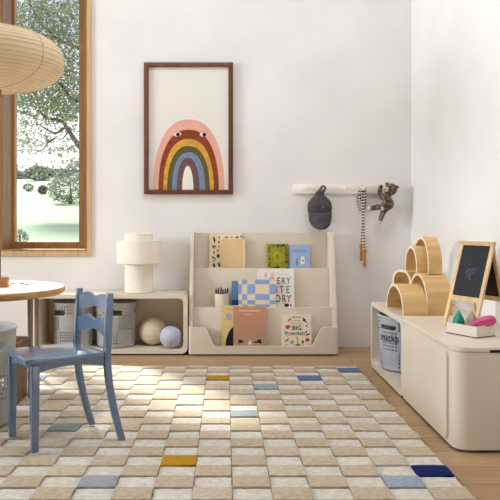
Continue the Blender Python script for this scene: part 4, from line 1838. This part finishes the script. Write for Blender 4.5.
tree = thing('garden_tree', 'leafy tree with spreading branches outside the window', 'tree', (-2.5, 14.2, hill(-2.5, 14.2) - .05))
to = Vector(tree.location)
bm = B()
tw = lambda x, y, z: Vector((x, y, z)) - to
Yt = 14.0


def tp(px, py, dy=0):
    return at(px, py, Yt + dy) - to


tube(bm, smoothpts([tw(-2.5, 14.2, to.z), tw(-2.55, 14.2, 1.2), tw(-2.6, 14.1, 2.2), tw(-2.45, 14.2, 3.6), tw(-2.6, 14.2, 5.6)], 6), [.17 - .0045 * i for i in range(25)], 10)
obj('trunk', bm, M['bark'], tree)
brs = [([tw(-2.6, 14.1, 2.2), tp(84, 150), tp(77, 143), tp(69, 131), tp(61, 121), tp(48, 118), tp(38, 110)], .075),
       ([tp(66, 127), tp(56, 133), tp(46, 129), tp(34, 122)], .03),
       ([tw(-2.5, 14.2, 3.4), tp(74, 100, .3), tp(60, 84, .4), tp(42, 70, .5), tp(24, 62, .5)], .05),
       ([tp(55, 138), tp(48, 143), tp(42, 150), tp(28, 155)], .022), ([tp(69, 131), tp(62, 139), tp(55, 138)], .02),
       ([tp(76, 145), tp(66, 150), tp(56, 158)], .016),
       ([tw(-2.5, 14.2, 4.4), tp(60, 40, .6), tp(38, 18, .6), tp(20, -20, .6)], .045)]
for pts, r0 in brs:
    bm = B()
    sp_ = smoothpts(pts, 6)
    tube(bm, sp_, [r0 * (1 - .8 * i / len(sp_)) for i in range(len(sp_))], 7)
    obj('branch', bm, M['bark'], tree)
bm = B()
cl_rng = random.Random(4)
for px, py, dy, rx, rz, n in ((70, 20, .5, 1.0, .9, 700), (45, 10, .2, .9, .9, 700), (20, 20, .4, 1.0, 1.0, 650), (62, 60, .4, .8, .7, 560), (35, 75, .6, .9, .7, 560), (75, 92, 0, .6, .6, 320),
                              (48, 100, .3, .75, .5, 380), (22, 105, .2, .7, .6, 330), (64, 112, .2, .5, .4, 170), (30, 132, 0, .55, .35, 130), (52, 146, 0, .5, .28, 80), (72, 152, 0, .4, .3, 80), (20, 145, .1, .5, .35, 80),
                              (40, 172, -.1, .55, .25, 45), (65, 168, -.1, .4, .25, 40), (70, 125, .1, .35, .3, 80), (-10, 60, .4, 1.2, 1.3, 500), (-30, 0, .4, 1.3, 1.3, 300), (95, 40, .5, 1.1, 1.3, 350), (55, -40, .4, 1.5, 1.0, 400)):
    leaves(bm, tp(px, py, dy), (rx, .8, rz), int(n * (3.2 if py < 118 else 2.2)), .042, 3, .1)
o = obj('foliage', bm, [M['leaf_a'], M['leaf_b'], M['leaf_b']], tree, recalc=False)
o['kind'] = 'stuff'


def bush(label, px, py, Y, rx, rz, n, mats, size, name='garden_bush', cat='bush'):
    base = at(px, py, Y)
    zb_ = hill(base.x, Y)
    t = thing(name, label, cat, (base.x, Y, zb_), 0, 'bushes in the meadow')
    bm = B()
    leaves(bm, (0, 0, rz), (rx, rx, rz), n, size, len(mats), .5)
    o = obj('foliage', bm, mats, t, recalc=False)
    o['kind'] = 'stuff'
    bm = B()
    tube(bm, [(0, 0, -.02), (.02, 0, rz * .6), (0, .02, rz * 1.2)], [.05 * rx + .02, .04 * rx + .01, .01], 6)
    obj('stem', bm, M['bark'], t)


LB = M['leaf_b']
bush('large grey-green bush at the right of the meadow outside', 70, 200, 19, .66, .42, 1500, [LB, M['leaf_c']], .05)
bush('round brown bush in the middle of the meadow outside', 42.5, 197, 24, .18, .16, 420, [M['leaf_d']], .05)
bush('small dusty shrub left of the round brown bush outside', 28.5, 191, 26, .22, .16, 240, [M['leaf_c'], LB], .05)
bush('low grey shrub near the window sill, at the lower left pane corner', 19, 240, 9.2, .13, .13, 420, [LB, M['leaf_c']], .022)
for i, (px, Y, rx, rz) in enumerate(((39, 44, 1.0, .5), (60, 57, 1.2, .4), (19, 49, .9, .3), (84, 50, 1.4, .7), (0, 54, 1.5, .9))):
    bush(['dark distant bush clump left of the tree branch', 'distant bush under the tree branch', 'distant pale bush at the left of the pane', 'distant bush at the right edge of the pane', 'distant bush behind the window mullion'][i],
         px, 170, Y, rx, rz, 700, [LB, M['leaf_c']], .14)

# ------------------------------------------------------------------ light
w = bpy.data.worlds.new('sky')
sc.world = w
w.use_nodes = True
N, L = w.node_tree.nodes, w.node_tree.links
bg = N['Background']
tc = N.new('ShaderNodeTexCoord')
nz = N.new('ShaderNodeTexNoise')
nz.inputs['Scale'].default_value = 3.2
nz.inputs['Detail'].default_value = 6
L.new(tc.outputs['Generated'], nz.inputs[0])
rp = N.new('ShaderNodeValToRGB')
rp.color_ramp.elements[0].position = .38
rp.color_ramp.elements[0].color = srgb(176, 190, 236)
rp.color_ramp.elements[1].position = .62
rp.color_ramp.elements[1].color = srgb(250, 248, 250)
L.new(nz.outputs[0], rp.inputs[0])
L.new(rp.outputs[0], bg.inputs[0])
bg.inputs[1].default_value = 1.6

sun = bpy.data.lights.new('sun', 'SUN')
sun.energy = 9.5
sun.angle = math.radians(6)
sun.color = (1, .96, .9)
so = bpy.data.objects.new('sun', sun)
COL.objects.link(so)
so.rotation_euler = Vector((.51, -.75, -.98)).to_track_quat('-Z', 'Y').to_euler()


def area(name, loc, direction, sx, sy, e, col=(1, .96, .9)):
    l = bpy.data.lights.new(name, 'AREA')
    l.shape = 'RECTANGLE'
    l.size, l.size_y = sx, sy
    l.energy = e
    l.color = col
    o = bpy.data.objects.new(name, l)
    COL.objects.link(o)
    o.location = loc
    o.rotation_euler = Vector(direction).to_track_quat('-Z', 'Y').to_euler()
    return o


area('daylight_left_window', (XL - .1, (LY0 + LY1) / 2, (LZ0 + LZ1) / 2), (1, 0.06, -.25), LY1 - LY0, LZ1 - LZ0, 315, (.89, .955, 1))
area('added_roof_fill', ((SX0 + SX1) / 2, (SY0 + SY1) / 2, ZC + .1), (0, 0, -1), SX1 - SX0, SY1 - SY0, 42, (.95, .975, 1))  # added overhead fill for the rug and bookcase front

# ------------------------------------------------------------------ camera
cam = bpy.data.cameras.new('camera')
cam.sensor_width = 36
cam.lens = F / 500 * 36
cam.shift_x = (250 - CX) / 500
cam.shift_y = -(250 - CY) / 500
cam.clip_start = .05
co = bpy.data.objects.new('camera', cam)
COL.objects.link(co)
co.location = (0, 0, H)
co.rotation_euler = (PI / 2, 0, 0)
sc.camera = co
sc.view_settings.view_transform = 'Standard'
sc.view_settings.look = 'None'
sc.view_settings.gamma = 1
sc.view_settings.exposure = 0.12
sc.cycles.use_denoising = True
sc.cycles.max_bounces = 10
sc.cycles.diffuse_bounces = 6
sc.cycles.transparent_max_bounces = 12
